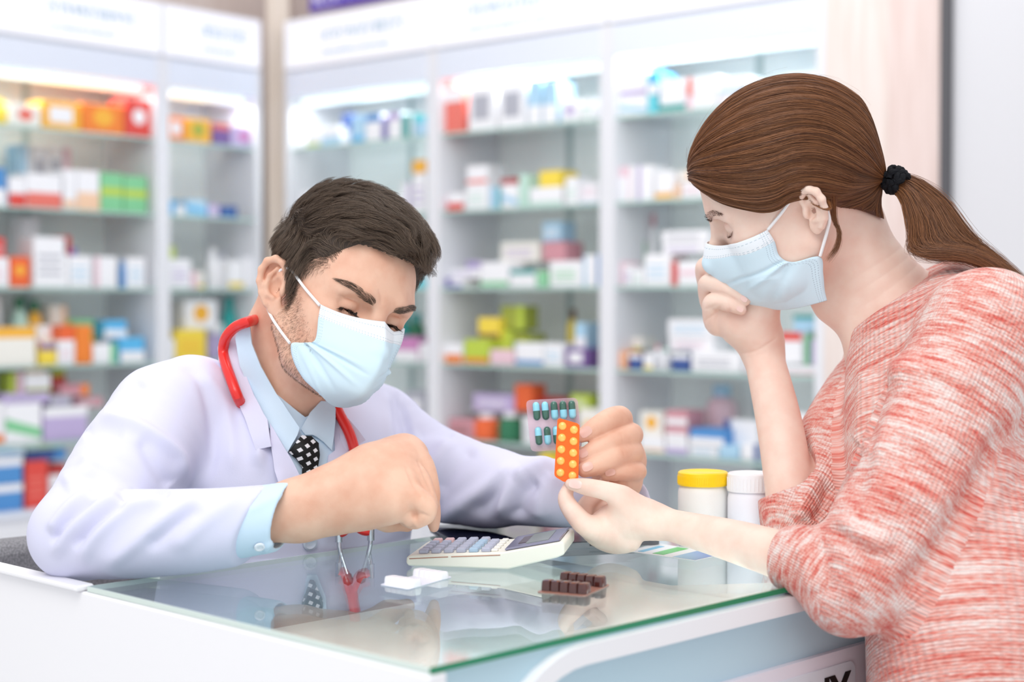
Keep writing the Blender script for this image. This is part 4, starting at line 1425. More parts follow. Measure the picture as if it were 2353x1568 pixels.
coat_folds = [
    # right shoulder and upper sleeve
    ([(470, 800), (520, 850), (560, 930), (590, 1010), (605, 1100)], .010, .004),
    ([(395, 835), (450, 860), (480, 930), (490, 1030), (470, 1120)], .007, -.0035),
    ([(430, 845), (500, 900), (530, 990), (535, 1100)], .009, .003),
    ([(330, 870), (300, 920), (265, 965)], .010, -.003),
    ([(160, 985), (210, 962), (280, 965), (350, 1000), (410, 1050), (420, 1120)], .008, .007),
    ([(165, 1010), (230, 990), (290, 1005)], .009, -.003),
    ([(320, 1000), (350, 1060), (395, 1130)], .009, -.0035),
    ([(215, 1040), (190, 1090), (140, 1120)], .010, .004),
    ([(220, 1125), (160, 1170), (110, 1230)], .007, .0065),
    ([(290, 1130), (220, 1175), (150, 1240), (120, 1290)], .007, .0065),
    ([(225, 1145), (165, 1190), (115, 1255)], .005, -.005),
    ([(300, 1150), (230, 1200), (165, 1265)], .006, -.006),
    ([(400, 1140), (300, 1165), (215, 1235), (180, 1310)], .008, .006),
    ([(470, 1135), (400, 1180), (320, 1240), (230, 1310)], .009, .0045),
    ([(470, 1160), (420, 1195), (330, 1265)], .008, -.004),
    ([(560, 1140), (480, 1190), (390, 1270)], .010, .003),
    ([(400, 1128), (350, 1136), (300, 1140), (260, 1132)], .006, -.007),
    # chest
    ([(620, 900), (600, 980), (590, 1080)], .008, .0025),
    # left shoulder and sleeve
    ([(905, 880), (930, 960), (940, 1040), (930, 1090)], .006, -.005),
    ([(880, 880), (890, 960), (900, 1060)], .007, .0035),
    ([(1062, 984), (1020, 1040), (975, 1110), (950, 1180)], .012, .007),
    ([(1100, 1010), (1050, 1070), (1000, 1140)], .012, -.004),
    ([(1190, 1058), (1120, 1120), (1050, 1165), (980, 1200)], .011, .007),
    ([(1200, 1085), (1140, 1140), (1080, 1185)], .012, -.005),
    ([(1280, 1064), (1215, 1085), (1165, 1130), (1145, 1200)], .010, .008),
    ([(1240, 1100), (1200, 1140), (1185, 1200)], .011, -.006),
    ([(1285, 1085), (1250, 1135), (1240, 1200)], .012, .005),
    ([(950, 1000), (1000, 990), (1050, 1000)], .010, -.003),
]
# ------------------------------------------------------------------ the pharmacist: assembled
MAN = empty('person', (-.27, 1.89, 0.0), 'person in white coat, pale blue shirt and face mask, sitting and tapping a calculator', 'person')
_V, _F = MB_.mesh(.0013)
man_body = mesh_obj('body', _V, _F, M_SKIN_MAN, MAN)
_V, _F = CT.mesh(.0024)
_V = folds(CT, _V, _F, [(p_, w_ * 1.15, h_ * 1.3) for p_, w_, h_ in coat_folds])
man_coat = mesh_obj('lab_coat', _V, _F, M_COAT, MAN)

# surface the collars lie on: coat plus a cone round the neck
CS = SDF()
CS.ops = [op for op in CT.ops]
_neck = SDF()
chainp(_neck, [(648, 742, 1.825, 98), (646, 800, 1.835, 104), (655, 870, 1.845, 104), (672, 930, 1.845, 88), (690, 985, 1.835, 62)], .02, .0)
CS.ops = CS.ops[:-1] + _neck.ops          # without the neck opening
M_TIE = mat('tie_black_dotted', '#0d0d0f', 0.55, 0.3)


def tie_pattern(m):
    n, l, b = nodes(m)
    tc = n.new('ShaderNodeTexCoord'); mp = n.new('ShaderNodeMapping')
    br = n.new('ShaderNodeTexBrick')
    # the plane of the chest: u across, v down the tie
    dx = n.new('ShaderNodeVectorMath'); dx.operation = 'DOT_PRODUCT'; dx.inputs[1].default_value = tuple(LAT)
    dz = n.new('ShaderNodeVectorMath'); dz.operation = 'DOT_PRODUCT'; dz.inputs[1].default_value = (0.0, 0.0, 1.0)
    cb = n.new('ShaderNodeCombineXYZ')
    l.new(tc.outputs['Object'], dx.inputs[0]); l.new(tc.outputs['Object'], dz.inputs[0])
    l.new(dx.outputs['Value'], cb.inputs[0]); l.new(dz.outputs['Value'], cb.inputs[1])
    mp.inputs['Rotation'].default_value = (0, 0, math.radians(-28)); mp.inputs['Scale'].default_value = (1, 1, 1)
    l.new(cb.outputs[0], mp.inputs[0]); l.new(mp.outputs[0], br.inputs['Vector'])
    br.inputs['Color1'].default_value = lin('#e6e6ea'); br.inputs['Color2'].default_value = lin('#dcdce2'); br.inputs['Mortar'].default_value = lin('#0b0b0d')
    br.inputs['Scale'].default_value = 1.0; br.inputs['Brick Width'].default_value = .0092; br.inputs['Row Height'].default_value = .0085
    br.inputs['Mortar Size'].default_value = .0024; br.inputs['Mortar Smooth'].default_value = .05; br.inputs['Bias'].default_value = 0
    l.new(br.outputs['Color'], b.inputs['Base Color'])


tie_pattern(M_TIE)
shirt = patch('shirt_front', CS, [(628, 900), (700, 960), (775, 930), (780, 1050), (750, 1125), (748, 1170), (728, 1222), (706, 1222), (690, 1165), (690, 1125), (650, 1060), (610, 985)], .003, .004, M_SHIRT, MAN)
tie = patch('tie', CS, [(690, 1004), (714, 1003), (733, 1020), (735, 1050), (729, 1075), (735, 1100), (742, 1130), (741, 1165), (722, 1212), (712, 1212), (693, 1165), (690, 1130), (692, 1105), (694, 1076), (682, 1058), (664, 1040)],
            lambda x, y: .010 + .006 * math.exp(-((y - 1035) / 30.0) ** 2) - .004 * ((x - 708) / 35.0) ** 2, .006, M_TIE, MAN, step=6)
patch('shirt_collar', CS, [(577, 742), (584, 790), (604, 842), (640, 912), (690, 988), (684, 1004), (662, 1043), (622, 990), (585, 915), (556, 840), (546, 775), (558, 748)], .011, .004, M_SHIRT, MAN)
patch('shirt_collar', CS, [(690, 990), (708, 955), (732, 926), (770, 926), (768, 985), (765, 1036), (742, 1018), (716, 1003), (700, 1003)], .012, .004, M_SHIRT, MAN)
patch('lapel', CS, [(622, 975), (648, 1018), (668, 1052), (700, 1122), (640, 1124), (632, 1090), (626, 1030)], .010, .005, M_COAT_INNER, MAN)
patch('lapel', CS, [(768, 930), (790, 985), (812, 1020), (812, 1062), (790, 1125), (744, 1125), (748, 1100), (752, 1050), (766, 1040)], .009, .005, M_COAT_INNER, MAN)
patch('coat_collar', CS, [(552, 752), (548, 790), (560, 846), (588, 916), (618, 972), (626, 1029), (590, 1037), (572, 985), (553, 935), (525, 880), (508, 835), (505, 802), (514, 774), (536, 749)], .013, .005, M_COAT, MAN)
patch('coat_collar', CS, [(772, 932), (800, 965), (838, 1013), (810, 1032), (784, 1043), (778, 1000)], .015, .005, M_COAT, MAN)
# shirt cuff and its button
CU = SDF()
chainp(CU, [(540, 1204, 1.607, 81), (600, 1195, 1.612, 79), (690, 1178, 1.62, 74)], 0, 0)
chainp(CU, [(530, 1206, 1.607, 74), (700, 1176, 1.622, 68)], .003, 0, mode='s')
CU.plane_cut(P(660, 1180, 1.62), unit(P(700, 1200, 1.612) - P(655, 1190, 1.617)), P(733, 1190, 1.62), .085, .002)
_V, _F = CU.mesh(.0014)
_V = folds(CU, _V, _F, [([(560, 1180), (600, 1160), (660, 1130)], .006, .0015), ([(600, 1270), (630, 1245), (655, 1235)], .004, .003)])
cuff = mesh_obj('shirt_cuff', _V, _F, M_SHIRT, MAN)
M_BUTTON = mat('button_pearl', '#eef2fa', 0.25, 0.6)


def button(px, py, d, r, sdf, parent, m=None):
    t, R, ok = sdf.march([px], [py])
    p = (CAM + R * t[:, None])[0] if ok[0] else P(px, py, d)
    n = sdf.grad(p[None])[0]
    ax = rot_axes(np.cross(n, (0, 0, 1)) if abs(n[2]) < .95 else (1, 0, 0), np.cross(n, np.cross(n, (0, 0, 1))))
    if np.dot(ax[:, 2], n) < 0: ax[:, 2] *= -1
    b = MB().lathe(p + n * .0005, [(0.0001, .0012), (r * .55, .0012), (r * .75, .0022), (r, .0016), (r, 0), (0.0001, 0)], 20, axis=ax)
    for k in range(4):
        a = math.pi / 4 + k * math.pi / 2
        b.lathe(p + n * .0018 + (ax[:, 0] * math.cos(a) + ax[:, 1] * math.sin(a)) * r * .25, [(0.0001, .0002), (r * .1, .0002), (r * .1, 0)], 8, axis=ax)
    return b.build('button', m or M_BUTTON, parent, True)


button(596, 1256, 1.60, .0055, CU, cuff)
button(712, 1248, 1.80, .0085, CT, man_coat, mat('button_clear_grey', '#c3cada', 0.2, 0.6))

# nails of the left hand
M_NAIL_MAN = mat('nail_tan', '#e7bcae', 0.22, 0.6)
M_NAIL_WOMAN = mat('nail_pink', '#f3cfc6', 0.2, 0.6)


def nail(S, poly, m, parent, off=.0006):
    return patch('fingernail', S, poly, off, .0009, m, parent, step=4, dense=4, smooth_it=4)


def nail_at(S, c, along, L, W, m, parent):
    """oval nail outline in pixels round c, long axis 'along' (pixel direction)"""
    u = unit(along); w = np.array([-u[1], u[0]])
    poly = []
    for k in range(18):
        a = 2 * math.pi * k / 18
        ca, sa = math.cos(a), math.sin(a)
        poly.append(np.array(c) + u * L * np.sign(ca) * abs(ca) ** .7 + w * W * np.sign(sa) * abs(sa) ** .7)
    return nail(S, poly, m, parent)


nail_at(MB_, (1346, 993), (-.75, .55), 15, 11, M_NAIL_MAN, man_body)
nail_at(MB_, (1340, 1042), (-.85, .4), 11, 10, M_NAIL_MAN, man_body)
nail_at(MB_, (1350, 1073), (-.85, .4), 13, 10, M_NAIL_MAN, man_body)
nail_at(MB_, (1402, 1086), (-.95, .2), 12, 8, M_NAIL_MAN, man_body)

# mask
mask_m, mE = face_mask('m', 1, [
    ((.0660, .0755, .0075), (.040, .1000, .0040), (0, .1150, .0160)),
    ((.0640, .0780, -.0080), (.040, .1080, -.0080), (0, .1320, -.0060)),
    ((.0600, .0825, -.0330), (.042, .1160, -.0270), (0, .1390, -.0260)),
    ((.0630, .0680, -.0420), (.046, .1140, -.0410), (0, .1400, -.0420)),
    ((.0690, .0520, -.0500), (.050, .1080, -.0540), (0, .1360, -.0580)),
    ((.0600, .0610, -.0680), (.049, .1020, -.0720), (0, .1270, -.0760)),
    ((.0480, .0730, -.0830), (.040, .0980, -.0880), (0, .1010, -.0920)),
    ((.0270, .0880, -.0920), (.020, .0900, -.0990), (0, .0840, -.1020))], MAN,
    [((0, .36), (.95, .50), .022, -.0032), ((0, .40), (.90, .64), .020, .0030), ((.02, .42), (.75, .80), .022, -.0032),
     ((.03, .46), (.55, .95), .025, .0015), ((.1, .36), (.9, .42), .025, .0012)], .76)
for sgn in (1, -1):
    m_ = lambda L: [(x * sgn, y, z) for x, y, z in L]
    fx = 1 if sgn > 0 else .76
    strap(mask_m, 'm', m_([(.0665 * fx, .0745, .0060), (.0720, .040, .0170), (.0765, .006, .0290), (.0785, -.012, .0270), (.0800, -.026, .0080)]))
    strap(mask_m, 'm', m_([(.0800, -.026, .0080), (.0785, -.024, -.0140), (.0745, -.008, -.0290), (.0725, .020, -.0400), (.0700 * fx, .0500, -.0495)]))

# ------------------------------------------------------------------ his hair
HS = head_sdf(False, ears=False)
_HV, _HF = HS.mesh(.0032)
_HV = _HV.astype(float)


def hairline(theta, tab):
    return np.interp(theta, np.radians([a for a, _ in tab]), [b for _, b in tab])


LINE_M = [(0, .088), (18, .089), (32, .087), (42, .074), (52, .056), (62, .047), (70, .036), (76, .012), (80, -.008), (86, -.002), (92, .030), (102, .036), (112, .020), (122, -.010), (140, -.042), (180, -.058)]


def hair_depth(p, tab, soft):
    """0 below the hair line rising to 1 well inside the hair"""
    th = np.arctan2(np.abs(p[:, 0]), p[:, 1])
    return np.clip((p[:, 2] - hairline(th, tab)) / soft, 0, 1)


hd = hair_depth(_HV, LINE_M, .012)


def hair_vol(p):
    """how far the hair stands off the head"""
    d_ = hair_depth(p, LINE_M, .022)
    t_ = np.clip((p[:, 2] - .055) / .05, 0, 1)
    f_ = np.clip((p[:, 1] - .00) / .08, 0, 1)
    return d_ * (.0045 + .011 * t_ + .006 * t_ * f_)


thick = hair_vol(_HV)
NV = vnormals(_HV, _HF)
CV = _HV + NV * (thick - .0016)[:, None]
keep = (hd[_HF] > .30).any(1)
used, inv = np.unique(_HF[keep], return_inverse=True)
mesh_obj('hair_base', to_world(CV[used], 'm'), inv.reshape(-1, 4), M_HAIR_UNDER_MAN, MAN)


def comb_m(p, t):
    top = np.clip((p[:, 2] - .055) / .05, 0, 1)[:, None]
    front = np.clip((p[:, 1] - .02) / .06, 0, 1)[:, None]
    fwd = np.array([-.28, .90, .35]); back = np.array([0, -.55, -.85])
    d = fwd * top + (1 - top) * np.array([0, .05, -1.0])
    side = np.clip((.03 - p[:, 1]) / .08, 0, 1)[:, None]
    tw_ = np.clip((p[:, 1] - .015) / .03, 0, 1)[:, None] * np.clip((p[:, 2] - .040) / .025, 0, 1)[:, None] * (1 - top)
    d = d * (1 - tw_) + tw_ * np.array([0, -.75, .45])
    d = d * 1.0 + (1 - top) * side * np.array([0, -.35, -.1])
    d = d + .22 * smooth_noise(p, 70, 5) + .10 * smooth_noise(p, 220, 6)
    return norm(d)


nM = 24000
rt = surf_pts(_HV, _HF, nM, np.clip(hd * 1.2, 0, 1))
dep = hair_depth(rt, LINE_M, .03)
tp = np.clip((rt[:, 2] - .055) / .05, 0, 1)
fr = np.clip((rt[:, 1] - .00) / .08, 0, 1)
Ln = (.010 + .012 * dep + .020 * tp + .020 * tp * fr) * RNG.uniform(.75, 1.15, nM)
rt = rt + HS.grad(rt) * hair_vol(rt)[:, None]
temple = np.clip((rt[:, 1] - .025) / .03, 0, 1) * np.clip(1.15 - tp * 1.3, 0, 1)
Ln = Ln * (1 - .50 * temple)
l0 = .40 + .55 * tp + .45 * tp * fr
SM = strands_comb(HS, rt, Ln, comb_m, 7, l0, .10 - .55 * tp * fr, .0035 + .014 * tp * dep, 900, .5)
hair_obj('hair', to_world(SM.reshape(-1, 3), 'm').reshape(SM.shape), RNG.uniform(.00010, .00019, nM), M_HAIR_MAN, MAN)
_pk = RNG.choice(nM, 160, replace=False)
_fl = SM[_pk].copy()
_fl[:, 3:] += norm(RNG.normal(size=(160, 1, 3)) + np.array([0, .2, .6])) * np.linspace(.001, 1, 4)[None, :, None] * RNG.uniform(.003, .012, (160, 1, 1))
hair_obj('flyaway_hair', to_world(_fl.reshape(-1, 3), 'm').reshape(_fl.shape), .00006, M_HAIR_MAN, MAN)
# short faded hair at the sides and the beard
LINE_B = lambda p: ((p[:, 2] < .012) & (p[:, 1] > -.004) & (p[:, 1] < .078) & (p[:, 2] > -.115)).astype(float)
wB = LINE_B(_HV) * np.clip((.03 - _HV[:, 2] - .9 * np.clip(_HV[:, 1] - .012, 0, 1)) / .02, 0, 1)
rb = surf_pts(_HV, _HF, 6500, wB)
SB = strands_comb(HS, rb, RNG.uniform(.0016, .0036, len(rb)), lambda p, t: norm(np.array([0, .25, -1.0]) + .3 * smooth_noise(p, 150, 9)), 3, .45, .1, .0002)
hair_obj('beard_stubble', to_world(SB.reshape(-1, 3), 'm').reshape(SB.shape), RNG.uniform(.00005, .00010, len(rb)), M_STUBBLE, MAN)
fade = np.clip(hair_depth(_HV + np.array([0, 0, .014]), LINE_M, .02), 0, 1) * (1 - hd) * (np.arctan2(np.abs(_HV[:, 0]), _HV[:, 1]) > .75)
rf = surf_pts(_HV, _HF, 4200, fade)
SF = strands_comb(HS, rf, RNG.uniform(.004, .009, len(rf)), comb_m, 4, .3, .0, .0003)
hair_obj('sideburn', to_world(SF.reshape(-1, 3), 'm').reshape(SF.shape), RNG.uniform(.00008, .00013, len(rf)), M_HAIR_MAN, MAN)


def along(c, t):
    k = np.clip(t, 0, 1) * (len(c) - 1.0001); i = k.astype(int)
    return c[i] + (c[i + 1] - c[i]) * (k - i)[..., None]


def brow(S, who, pts, n, m, parent, wid=.0045, L=.008, up=.35, rad=.00011):
    c = catmull(np.array(pts, float), 8)
    k = RNG.uniform(0, len(c) - 1.001, n); i = k.astype(int); f = (k - i)[:, None]
    p = c[i] * (1 - f) + c[i + 1] * f
    tang = norm(c[i + 1] - c[i])
    tt = k / len(c)
    ww = wid * np.interp(tt, [0, .2, .7, 1], [.8, 1, .8, .25])
    p = p + np.array([0, 0, 1.0]) * (RNG.uniform(-.5, .5, n) * ww)[:, None]
    for _ in range(3):
        p = p - S.grad(p) * S.ev(p)[:, None]
    upv = np.interp(tt, [0, .25, 1], [1.2, up, -.15])
    def df(q, t):
        return norm(tang + np.array([0, 0, 1.0]) * (upv * (1 - t))[:, None])
    s = strands_comb(S, p, L * RNG.uniform(.7, 1.1, n), df, 4, .25, .0, .0003)
    return hair_obj('eyebrow', to_world(s.reshape(-1, 3), who).reshape(s.shape), rad, m, parent)


def lashes(S, who, s, n, m, parent, L=.008, dz=0.0, rad=.00016, curve=None):
    """upper lashes along the closed lid line of the eye on side s"""
    t = np.linspace(-1, 1, n)
    c = np.array([s * .0322, .0735, .0185])
    yaw = t * .95
    dirs = np.stack([np.sin(yaw) * s, np.cos(yaw), -.42 - .10 * (1 - t * t) + dz], 1)
    p = c + norm(dirs) * .0150
    if curve is not None:
        p = along(catmull(np.array(curve) * np.array([s, 1, 1]), 8), np.linspace(0, 1, n))
    for _ in range(4):
        p = p - S.grad(p) * S.ev(p)[:, None]
    out = norm(np.stack([np.sin(yaw * 1.25) * s, np.cos(yaw) * .9, np.full(n, -.80)], 1))
    K = 5
    st = np.zeros((n, K, 3))
    for k in range(K):
        q = k / (K - 1)
        st[:, k] = p + out * (L * q * RNG.uniform(.8, 1.1, n))[:, None] + np.array([0, 0, .004]) * q * q
    return hair_obj('eyelashes', to_world(st.reshape(-1, 3), who).reshape(st.shape), rad, m, parent, .2)


HSf = head_sdf(False)
for s in (1, -1):
    brow(HSf, 'm', [(s * .013, .100, .0325), (s * .026, .097, .0372), (s * .042, .090, .0405), (s * .056, .078, .0405)], 420, M_HAIR_MAN, MAN, .0075, .0085, rad=.00013)
    lashes(HSf, 'm', s, 110, M_LASH, MAN, .0115)
    # the sliver of dark eye between the lids
    c = np.array([s * .0318, .0735, .0185])
    th = np.linspace(-.72, .72, 13)
    top = [c + .01445 * unit((math.sin(a) * s, math.cos(a), -.40 - .06 * math.cos(2 * a))) for a in th]
    bot = [c + .01445 * unit((math.sin(a) * s, math.cos(a), -.40 - .06 * math.cos(2 * a) - .24 * math.cos(a * 2.1))) for a in th]
    vv = to_world(np.array(top + bot), 'm')
    mesh_obj('eye', vv, [(i, i + 1, 13 + i + 1, 13 + i) for i in range(12)], M_IRIS, MAN)
# ------------------------------------------------------------------ the customer: body
WB = SDF()
WB.merge(head_sdf(True), HW_R, HW_T, HW_S)
chainp(WB, resample([(1935, 500, 1.775, 92), (1975, 590, 1.775, 90), (2040, 690, 1.775, 108), (2110, 770, 1.78, 130)], 4), .03, 0)
chainp(WB, [(1885, 640, 1.79, 36), (1920, 695, 1.785, 42), (1990, 742, 1.775, 50)], .03, .02)     # throat
chainp(WB, [(2215, 830, 1.62, 85), (2120, 830, 1.78, 100), (2040, 830, 1.90, 90)], .04, .03)
chainp(WB, [(2130, 860, 1.76, 170), (2180, 1150, 1.66, 165), (2230, 1500, 1.60, 175)], .04, .03)
WB.chain([P(2230, 1500, 1.60), P(2260, 1568, 1.60) + np.array([0, 0, -.10])], [.09, .095], .04, .03)
for sx in (-1, 1):
    hip = P(2240, 1568, 1.61) + np.array([0.0, .085 * sx, -.18])
    WB.chain([hip, hip + np.array([-.01, .01 * sx, -.32])], [.075, .055], .03, .02)
chainp(WB, [(2215, 830, 1.61, 84), (2100, 1040, 1.575, 84), (1960, 1330, 1.535, 64)], .02, .02)
chainp(WB, resample([(1950, 1345, 1.535, 64), (1830, 1290, 1.57, 58), (1700, 1248, 1.625, 50), (1560, 1212, 1.685, 38), (1500, 1198, 1.705, 37)], 4), .014, 0)
chainp(WB, [(2030, 830, 1.90, 80), (1930, 1010, 1.82, 74), (1822, 1185, 1.735, 56)], .02, .02)
chainp(WB, resample([(1818, 1185, 1.730, 54), (1808, 1080, 1.748, 55), (1788, 960, 1.775, 52), (1760, 840, 1.810, 46), (1750, 800, 1.822, 44)], 4), .012, 0)
# near hand with the orange pack
chainp(WB, resample([(1505, 1199, 1.703, 37), (1465, 1198, 1.712, 46), (1425, 1204, 1.718, 54), (1385, 1218, 1.722, 42)], 3), .012, 0)
chainp(WB, [(1465, 1180, 1.700, 34), (1430, 1150, 1.695, 31)], .018, .0)
finger(WB, [(1455, 1166, 1.700, 32), (1425, 1141, 1.695, 26), (1385, 1127, 1.696, 21.5), (1345, 1119, 1.702, 19.5), (1311, 1113, 1.709, 13)], .004)      # thumb
finger(WB, [(1400, 1220, 1.712, 38), (1350, 1209, 1.706, 27), (1316, 1176, 1.708, 22.5), (1300, 1146, 1.717, 18.5), (1307, 1118, 1.724, 13)], .004)     # index finger
finger(WB, [(1415, 1226, 1.715, 38), (1375, 1225, 1.720, 30), (1345, 1205, 1.735, 23), (1345, 1165, 1.745, 20), (1378, 1130, 1.745, 17), (1388, 1108, 1.742, 12)], .004)
finger(WB, [(1430, 1236, 1.715, 34), (1390, 1240, 1.728, 27), (1362, 1222, 1.745, 21), (1362, 1185, 1.752, 19), (1385, 1160, 1.750, 16)], .004)
finger(WB, [(1445, 1240, 1.713, 30), (1412, 1250, 1.725, 23), (1382, 1238, 1.742, 19), (1378, 1205, 1.752, 17), (1395, 1175, 1.752, 14)], .004)
# far hand against the mask
chainp(WB, resample([(1752, 805, 1.828, 46), (1742, 775, 1.822, 54), (1710, 742, 1.815, 60), (1680, 722, 1.812, 50)], 3), .014, 0)
chainp(WB, [(1745, 760, 1.812, 42), (1752, 715, 1.800, 34), (1745, 690, 1.795, 28)], .016, .01)                # ball of the thumb
finger(WB, [(1690, 722, 1.82, 38), (1650, 744, 1.815, 29), (1635, 708, 1.800, 22), (1641, 692, 1.790, 20), (1672, 698, 1.780, 18.5), (1703, 712, 1.776, 12.5)], .002)   # little finger
finger(WB, [(1680, 706, 1.83, 38), (1641, 704, 1.825, 28), (1626, 662, 1.808, 23), (1634, 650, 1.793, 21), (1672, 664, 1.779, 20), (1712, 690, 1.774, 13.5)], .002)
finger(WB, [(1675, 690, 1.84, 40), (1640, 670, 1.840, 30), (1622, 622, 1.822, 25), (1632, 612, 1.808, 23), (1670, 622, 1.795, 22), (1705, 640, 1.790, 16)], .003)
finger(WB, [(1675, 680, 1.85, 38), (1645, 650, 1.855, 29), (1635, 605, 1.838, 24), (1648, 590, 1.822, 22), (1685, 600, 1.805, 20), (1710, 615, 1.800, 15)], .003)
crease(WB, [(1620, 738), (1640, 725), (1655, 708), (1660, 700)], .0014, .003)
crease(WB, [(1622, 712), (1638, 706), (1650, 700)], .0010)
crease(WB, [(1672, 702), (1676, 715), (1674, 728)], .0010)
crease(WB, [(1700, 815), (1740, 806), (1785, 778)], .0009)
crease(WB, [(1640, 672), (1665, 676), (1690, 690)], .0009)
crease(WB, [(1345, 1132), (1350, 1122), (1352, 1112)], .0006, .0015)

# ------------------------------------------------------------------ the customer: sweater
SW = SDF()
SWB = {'torso': (P(2150, 760, 1.77), P(2240, 1560, 1.60)), 'near_up': (P(2215, 800, 1.60), P(1945, 1365, 1.53)), 'near_fore': (P(1945, 1365, 1.53), P(1800, 1280, 1.58)),
       'far_up': (P(2030, 840, 1.90), P(1815, 1200, 1.735))}
BF = unit((-.97, .25, 0)); BL = np.array([-BF[1], BF[0], 0.0]); BR = np.stack([BF, BL, [0, 0, 1]], 1)
chainp(SW, resample([(2135, 800, 1.765, 185), (2150, 960, 1.725, 206), (2185, 1150, 1.665, 222), (2225, 1400, 1.60, 236), (2245, 1600, 1.59, 248), (2250, 1740, 1.59, 250)], 4), .03, 0, flat=(BL, 1.25))
chainp(SW, [(2260, 770, 1.615, 130), (2150, 740, 1.76, 120), (2060, 835, 1.89, 90)], .04, .03)
chainp(SW, resample([(2275, 760, 1.61, 140), (2180, 940, 1.585, 150), (2095, 1130, 1.555, 150), (1998, 1300, 1.535, 132), (1945, 1362, 1.53, 95)], 4), .025, 0)
chainp(SW, resample([(1955, 1355, 1.53, 100), (1905, 1318, 1.545, 92), (1850, 1290, 1.56, 82), (1800, 1280, 1.575, 72)], 4), .016, 0)
chainp(SW, resample([(2050, 840, 1.895, 92), (1985, 930, 1.86, 102), (1905, 1070, 1.79, 102), (1840, 1180, 1.735, 86), (1812, 1235, 1.725, 58)], 4), .02, 0)
chainp(SW, resample([(1835, 1180, 1.733, 82), (1806, 1135, 1.738, 66), (1796, 1085, 1.745, 62)], 3), .012, 0)
# openings: sleeves, neckline
chainp(SW, [(1860, 1290, 1.56, 66), (1770, 1268, 1.59, 62)], .006, 0, mode='s')
SW.plane_cut(P(1797, 1280, 1.575), unit(P(1700, 1262, 1.61) - P(1830, 1290, 1.565)), P(1740, 1265, 1.60), .065, .003)
chainp(SW, [(1822, 1190, 1.731, 58), (1808, 1080, 1.744, 61), (1790, 960, 1.775, 66)], .006, 0, mode='s')
SW.plane_cut(P(1806, 1128, 1.738), unit(P(1775, 1040, 1.745) - P(1832, 1200, 1.73)), P(1788, 1075, 1.745), .042, .003)
chainp(SW, resample([(1930, 560, 1.775, 100), (2000, 630, 1.765, 100), (2045, 690, 1.755, 100)], 3), .010, 0, mode='s')
SW.plane_cut(P(2040, 680, 1.77), unit(P(1960, 560, 1.77) - P(2060, 720, 1.77)), P(1960, 590, 1.77), .115, .006)
sw_folds = [
    ([(2080, 850), (2010, 960), (1965, 1110), (1960, 1180)], .016, -.010),
    ([(2120, 800), (2060, 880), (2030, 980), (2010, 1080)], .016, .006),
    ([(1990, 830), (1985, 930), (1975, 1050)], .012, .006),
    ([(1925, 1180), (1950, 1215), (2000, 1240), (2060, 1250)], .012, .008),
    ([(1915, 1205), (1960, 1250), (2030, 1290)], .009, -.008),
    ([(2330, 940), (2260, 1090), (2180, 1230), (2100, 1330), (2030, 1400)], .014, -.010),
    ([(2353, 1000), (2280, 1140), (2200, 1260)], .014, .004),
    ([(1840, 1240), (1850, 1300), (1870, 1370)], .010, .004),
    ([(1880, 1235), (1895, 1300), (1915, 1380)], .010, -.004),
    ([(1930, 1240), (1960, 1310), (1975, 1390)], .012, .004),
    ([(2020, 870), (2090, 850), (2190, 860), (2260, 900)], .014, .005),
    ([(2050, 990), (2140, 1000), (2220, 1040)], .016, .004),
    ([(2020, 1120), (2110, 1140), (2180, 1170)], .016, .004),
    ([(1890, 1080), (1850, 1150), (1830, 1210)], .010, .006),
    ([(1910, 1110), (1890, 1170), (1860, 1215)], .008, -.006),
]


